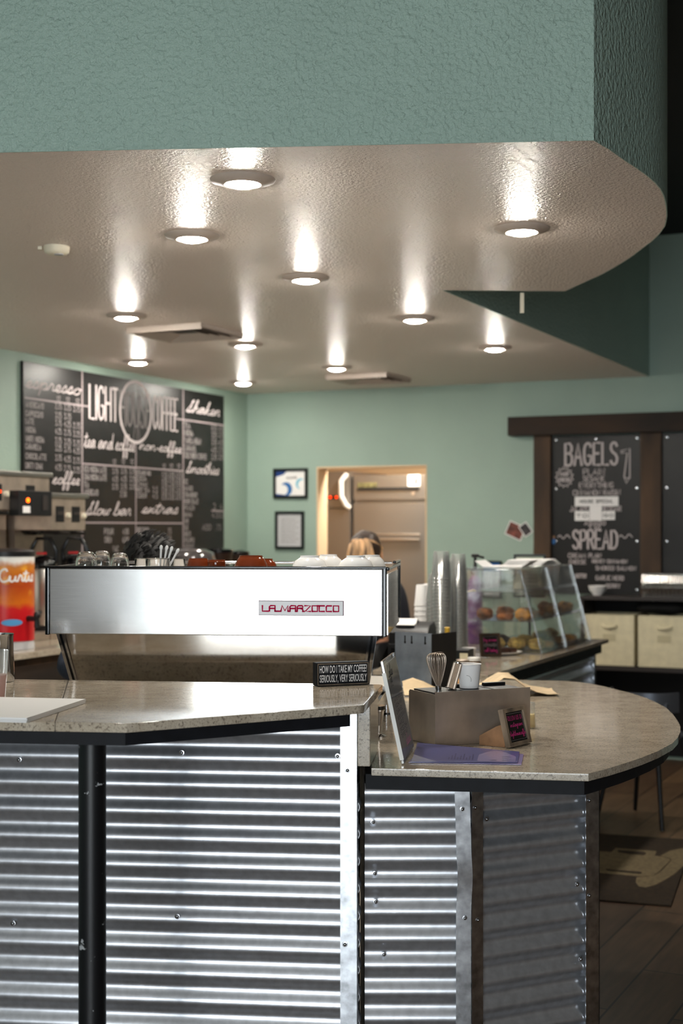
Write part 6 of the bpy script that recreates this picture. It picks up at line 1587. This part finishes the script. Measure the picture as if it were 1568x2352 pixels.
def hand_chains(wrist, d, side, palm_n):
    """palm and five bent fingers from the wrist along d"""
    d = Vector(d).normalized(); nrm = Vector(palm_n).normalized(); lat = d.cross(nrm).normalized()*side; w = Vector(wrist); out = []
    knuck = w + d*.075
    out.append([(tuple(w), .024), (tuple(w+d*.04), .03), (tuple(knuck), .028)])
    for k, (o_, L_) in enumerate(((.030, .068), (.010, .078), (-.010, .072), (-.030, .056))):
        b0 = w + d*.045 + lat*o_*.5; b1 = w + d*.085 + lat*o_; b2 = b1 + (d*.85+nrm*.5).normalized()*L_*.5; b3 = b2 + (d*.45+nrm*.9).normalized()*L_*.5
        out.append([(tuple(w+d*.04), .03), (tuple(b1), .0095), (tuple(b2), .0088), (tuple(b3), .0075)])
    t0 = w + d*.02 + lat*.03; t1 = t0 + (d*.6+lat*.7+nrm*.3).normalized()*.04; t2 = t1 + (d*.9+nrm*.5).normalized()*.03
    out.append([(tuple(w+d*.02 if False else w), .024), (tuple(t0), .012), (tuple(t1), .0105), (tuple(t2), .008)])
    return out
def person(label, base, rz, J, shirt, trousers, hair_fn, head_tilt):
    t = thing('person', label, 'person', base, rz); V = lambda k: tuple(J[k])
    hd = Vector(J['head']); nk = Vector(J['neck']); 
    chains = [[(V('pelvis'), (.13, .1)), (V('waist'), (.115, .085)), (V('chest'), (.14, .1)), (V('upper'), (.10, .08)), (V('neck'), .055), (V('jaw'), .06), (V('head'), .088), (V('crown'), .062)]]
    for s in ('l', 'r'):
        chains.append([(V('upper'), (.10, .08)), (V('shoulder_'+s), .062), (V('elbow_'+s), .042), (V('wrist_'+s), .027)])
        chains.append([(V('pelvis'), (.13, .1)), (V('hip_'+s), .088), (V('knee_'+s), .058), (V('ankle_'+s), .038), (V('toe_'+s), .035)])
        dd = Vector(J['wrist_'+s])-Vector(J['elbow_'+s])
        chains += hand_chains(J['wrist_'+s], dd, 1 if s == 'l' else -1, J.get('palm', (0, 0, -1)))
    skin_mesh('body', chains, 'skin', t)
    sh = [[(V('pelvis'), (.145, .115)), (V('waist'), (.13, .1)), (V('chest'), (.155, .115)), (V('upper'), (.115, .095)), (tuple(Vector(J['upper']).lerp(nk, .7)), .07)]]
    for s in ('l', 'r'): sh.append([(V('upper'), (.115, .095)), (V('shoulder_'+s), .076), (V('elbow_'+s), .056), (tuple(Vector(J['elbow_'+s]).lerp(Vector(J['wrist_'+s]), .85)), .042)])
    skin_mesh('shirt', sh, shirt, t)
    tr = []
    for s in ('l', 'r'): tr.append([(V('pelvis'), (.142, .112)), (V('hip_'+s), .1), (V('knee_'+s), .075), (V('ankle_'+s), .058)])
    skin_mesh('trousers', tr, trousers, t)
    for s in ('l', 'r'):
        a = Vector(J['ankle_'+s]); b_ = Vector(J['toe_'+s]); m = MB(Matrix.Translation((a+b_)/2 - Vector((0, 0, 0))) @ Matrix.Rotation(atan2((b_-a).y, (b_-a).x), 4, 'Z'))
        zc_ = -((a+b_)/2).z; m.ell((0, 0, zc_+.04), .135, .048, .04, 20, 10); m.build('shoe', 'black_plastic', t)
    Rh = head_tilt
    fc = MB(Matrix.Translation(hd) @ Rh)
    fc.ell((0, 0, 0), .078, .098, .118, 26, 18); fc.tube([(0, -.09, .005), (0, -.112, -.022), (0, -.098, -.03)], [.008, .014, .010], 10); fc.ell((0, -.085, -.055), .024, .012, .008, 12, 8)
    for s in (-1, 1): fc.ell((s*.08, .005, -.005), .012, .02, .032, 12, 8)
    fc.build('face', 'skin', t)
    for s in (-1, 1): e_ = MB(Matrix.Translation(hd) @ Rh); e_.ell((s*.032, -.083, .012), .014, .01, .009, 12, 8); e_.build('eye', 'gloss_black', t)
    hair_fn(t, Matrix.Translation(hd) @ Rh)
    return t
# barista bending down behind the machine (faces the camera, local -y forward)
def hair_short(t, M):
    random.seed(2); m = MB(M)
    def f(d): return 1 + .05*sin(9*d.x+4*d.z) + .04*sin(11*d.y+3) + .03*sin(17*d.x+13*d.y)
    m.ell((0, .022, .038), .098, .112, .105, 34, 22, f)
    for k in range(150):
        a = random.random()*6.28; e = .15+random.random()*1.25; d = Vector((cos(a)*cos(e), sin(a)*cos(e), sin(e)))
        p = Vector((d.x*.096, .022+d.y*.11, .038+d.z*.103)); tdir = (d*.5 + Vector((.8, .25, .1))*(.6+.4*random.random())).normalized()
        m.tube([p*.97, p+tdir*.015+d*.002, p+tdir*.034-d*.004], [.004, .003, .0006], 5)
    m.build('hair', 'hair_dark', t, angle=80)
bx_, by_ = (340-HX)/FPX*5.08, 5.08
base = Vector((bx_-.02, 5.5, 0))
tx = lambda x, y, z: (x, y, z)
hz = at(335, 1231, 5.08).z - .145
J = dict(pelvis=(0, .12, .93), waist=(0, .03, 1.06), chest=(0, -.12, 1.17), upper=(0, -.25, 1.24), neck=(.01, -.33, 1.27), jaw=(.015, -.385, hz-.045), head=(.02, -.42, hz), crown=(.02, -.43, hz+.055),
         shoulder_l=(.18, -.22, 1.2), elbow_l=(.26, -.33, .98), wrist_l=(.16, -.5, 1.02), shoulder_r=(-.18, -.2, 1.2), elbow_r=(-.285, -.34, .985), wrist_r=(-.16, -.52, 1.02),
         hip_l=(.095, .12, .88), knee_l=(.11, .06, .48), ankle_l=(.12, .12, .08), toe_l=(.13, -.02, .035), hip_r=(-.095, .12, .88), knee_r=(-.11, .06, .48), ankle_r=(-.12, .12, .08), toe_r=(-.13, -.02, .035))
person('person with short dark hair in a navy sleeve bending down behind the espresso machine', base, 0, J, 'denim', 'dark_shirt', hair_short, Matrix.Rotation(.75, 4, 'X'))
# woman with ponytail in front of the doorway (faces away)
def hair_tail(t, M):
    m = MB(M)
    m.ell((0, .02, .03), .088, .108, .105, 30, 20, lambda d: 1+.02*sin(9*d.x)); m.build('hair', 'hair_brown', t, angle=80)
    random.seed(8); m = MB(M)
    for k in range(44):
        a = random.random()*6.28; r_ = .014+.03*random.random(); ox, oy = r_*cos(a), r_*sin(a)*.6
        m.tube([(ox*.3, .12, .075+oy*.3), (ox*1.2-.008, .16, .052+oy), (ox*1.7-.016, .172, -.03+oy), (ox*1.6-.018, .16, -.12), (ox*1.0-.014, .145, -.21-.03*random.random())], [.009, .016, .016, .012, .003], 7)
    for s_ in (-1, 1):
        for k in range(5): m.tube([(s_*.014, .112, .085-.01*k), (s_*(.05), .085, .075-.018*k), (s_*(.08), .03, .05-.022*k), (s_*.086, -.01, .035-.02*k)], [.009, .012, .010, .005], 7)
    m.build('ponytail', 'hair_blonde', t, angle=80)
    m = MB(M); m.tube([(.018*cos(2*pi*k/16), .118, .075+.018*sin(2*pi*k/16)) for k in range(16)], .006, 8, closed=True); m.build('hair_tie', 'black_plastic', t)
wz = at(835, 1217, 7.6).z; wx = (838-HX)/FPX*7.6
base = Vector((wx, 7.6, 0)); hz = wz-.137
J = dict(pelvis=(0, 0, .86), waist=(0, 0, .97), chest=(0, -.01, 1.12), upper=(0, -.005, 1.2), neck=(0, -.01, 1.255), jaw=(0, -.03, hz-.055), head=(0, -.03, hz), crown=(0, -.03, hz+.05),
         shoulder_l=(.165, 0, 1.18), elbow_l=(.2, -.02, .93), wrist_l=(.16, -.2, .92), shoulder_r=(-.165, 0, 1.18), elbow_r=(-.2, -.02, .93), wrist_r=(-.16, -.2, .92),
         hip_l=(.085, 0, .82), knee_l=(.09, -.01, .45), ankle_l=(.09, .01, .075), toe_l=(.1, -.12, .035), hip_r=(-.085, 0, .82), knee_r=(-.09, -.01, .45), ankle_r=(-.09, .01, .075), toe_r=(-.1, -.12, .035))
person('person with a blonde ponytail seen from behind in front of the kitchen doorway', base, pi-.25, J, 'dark_shirt', 'black_plastic', hair_tail, Matrix.Identity(4))
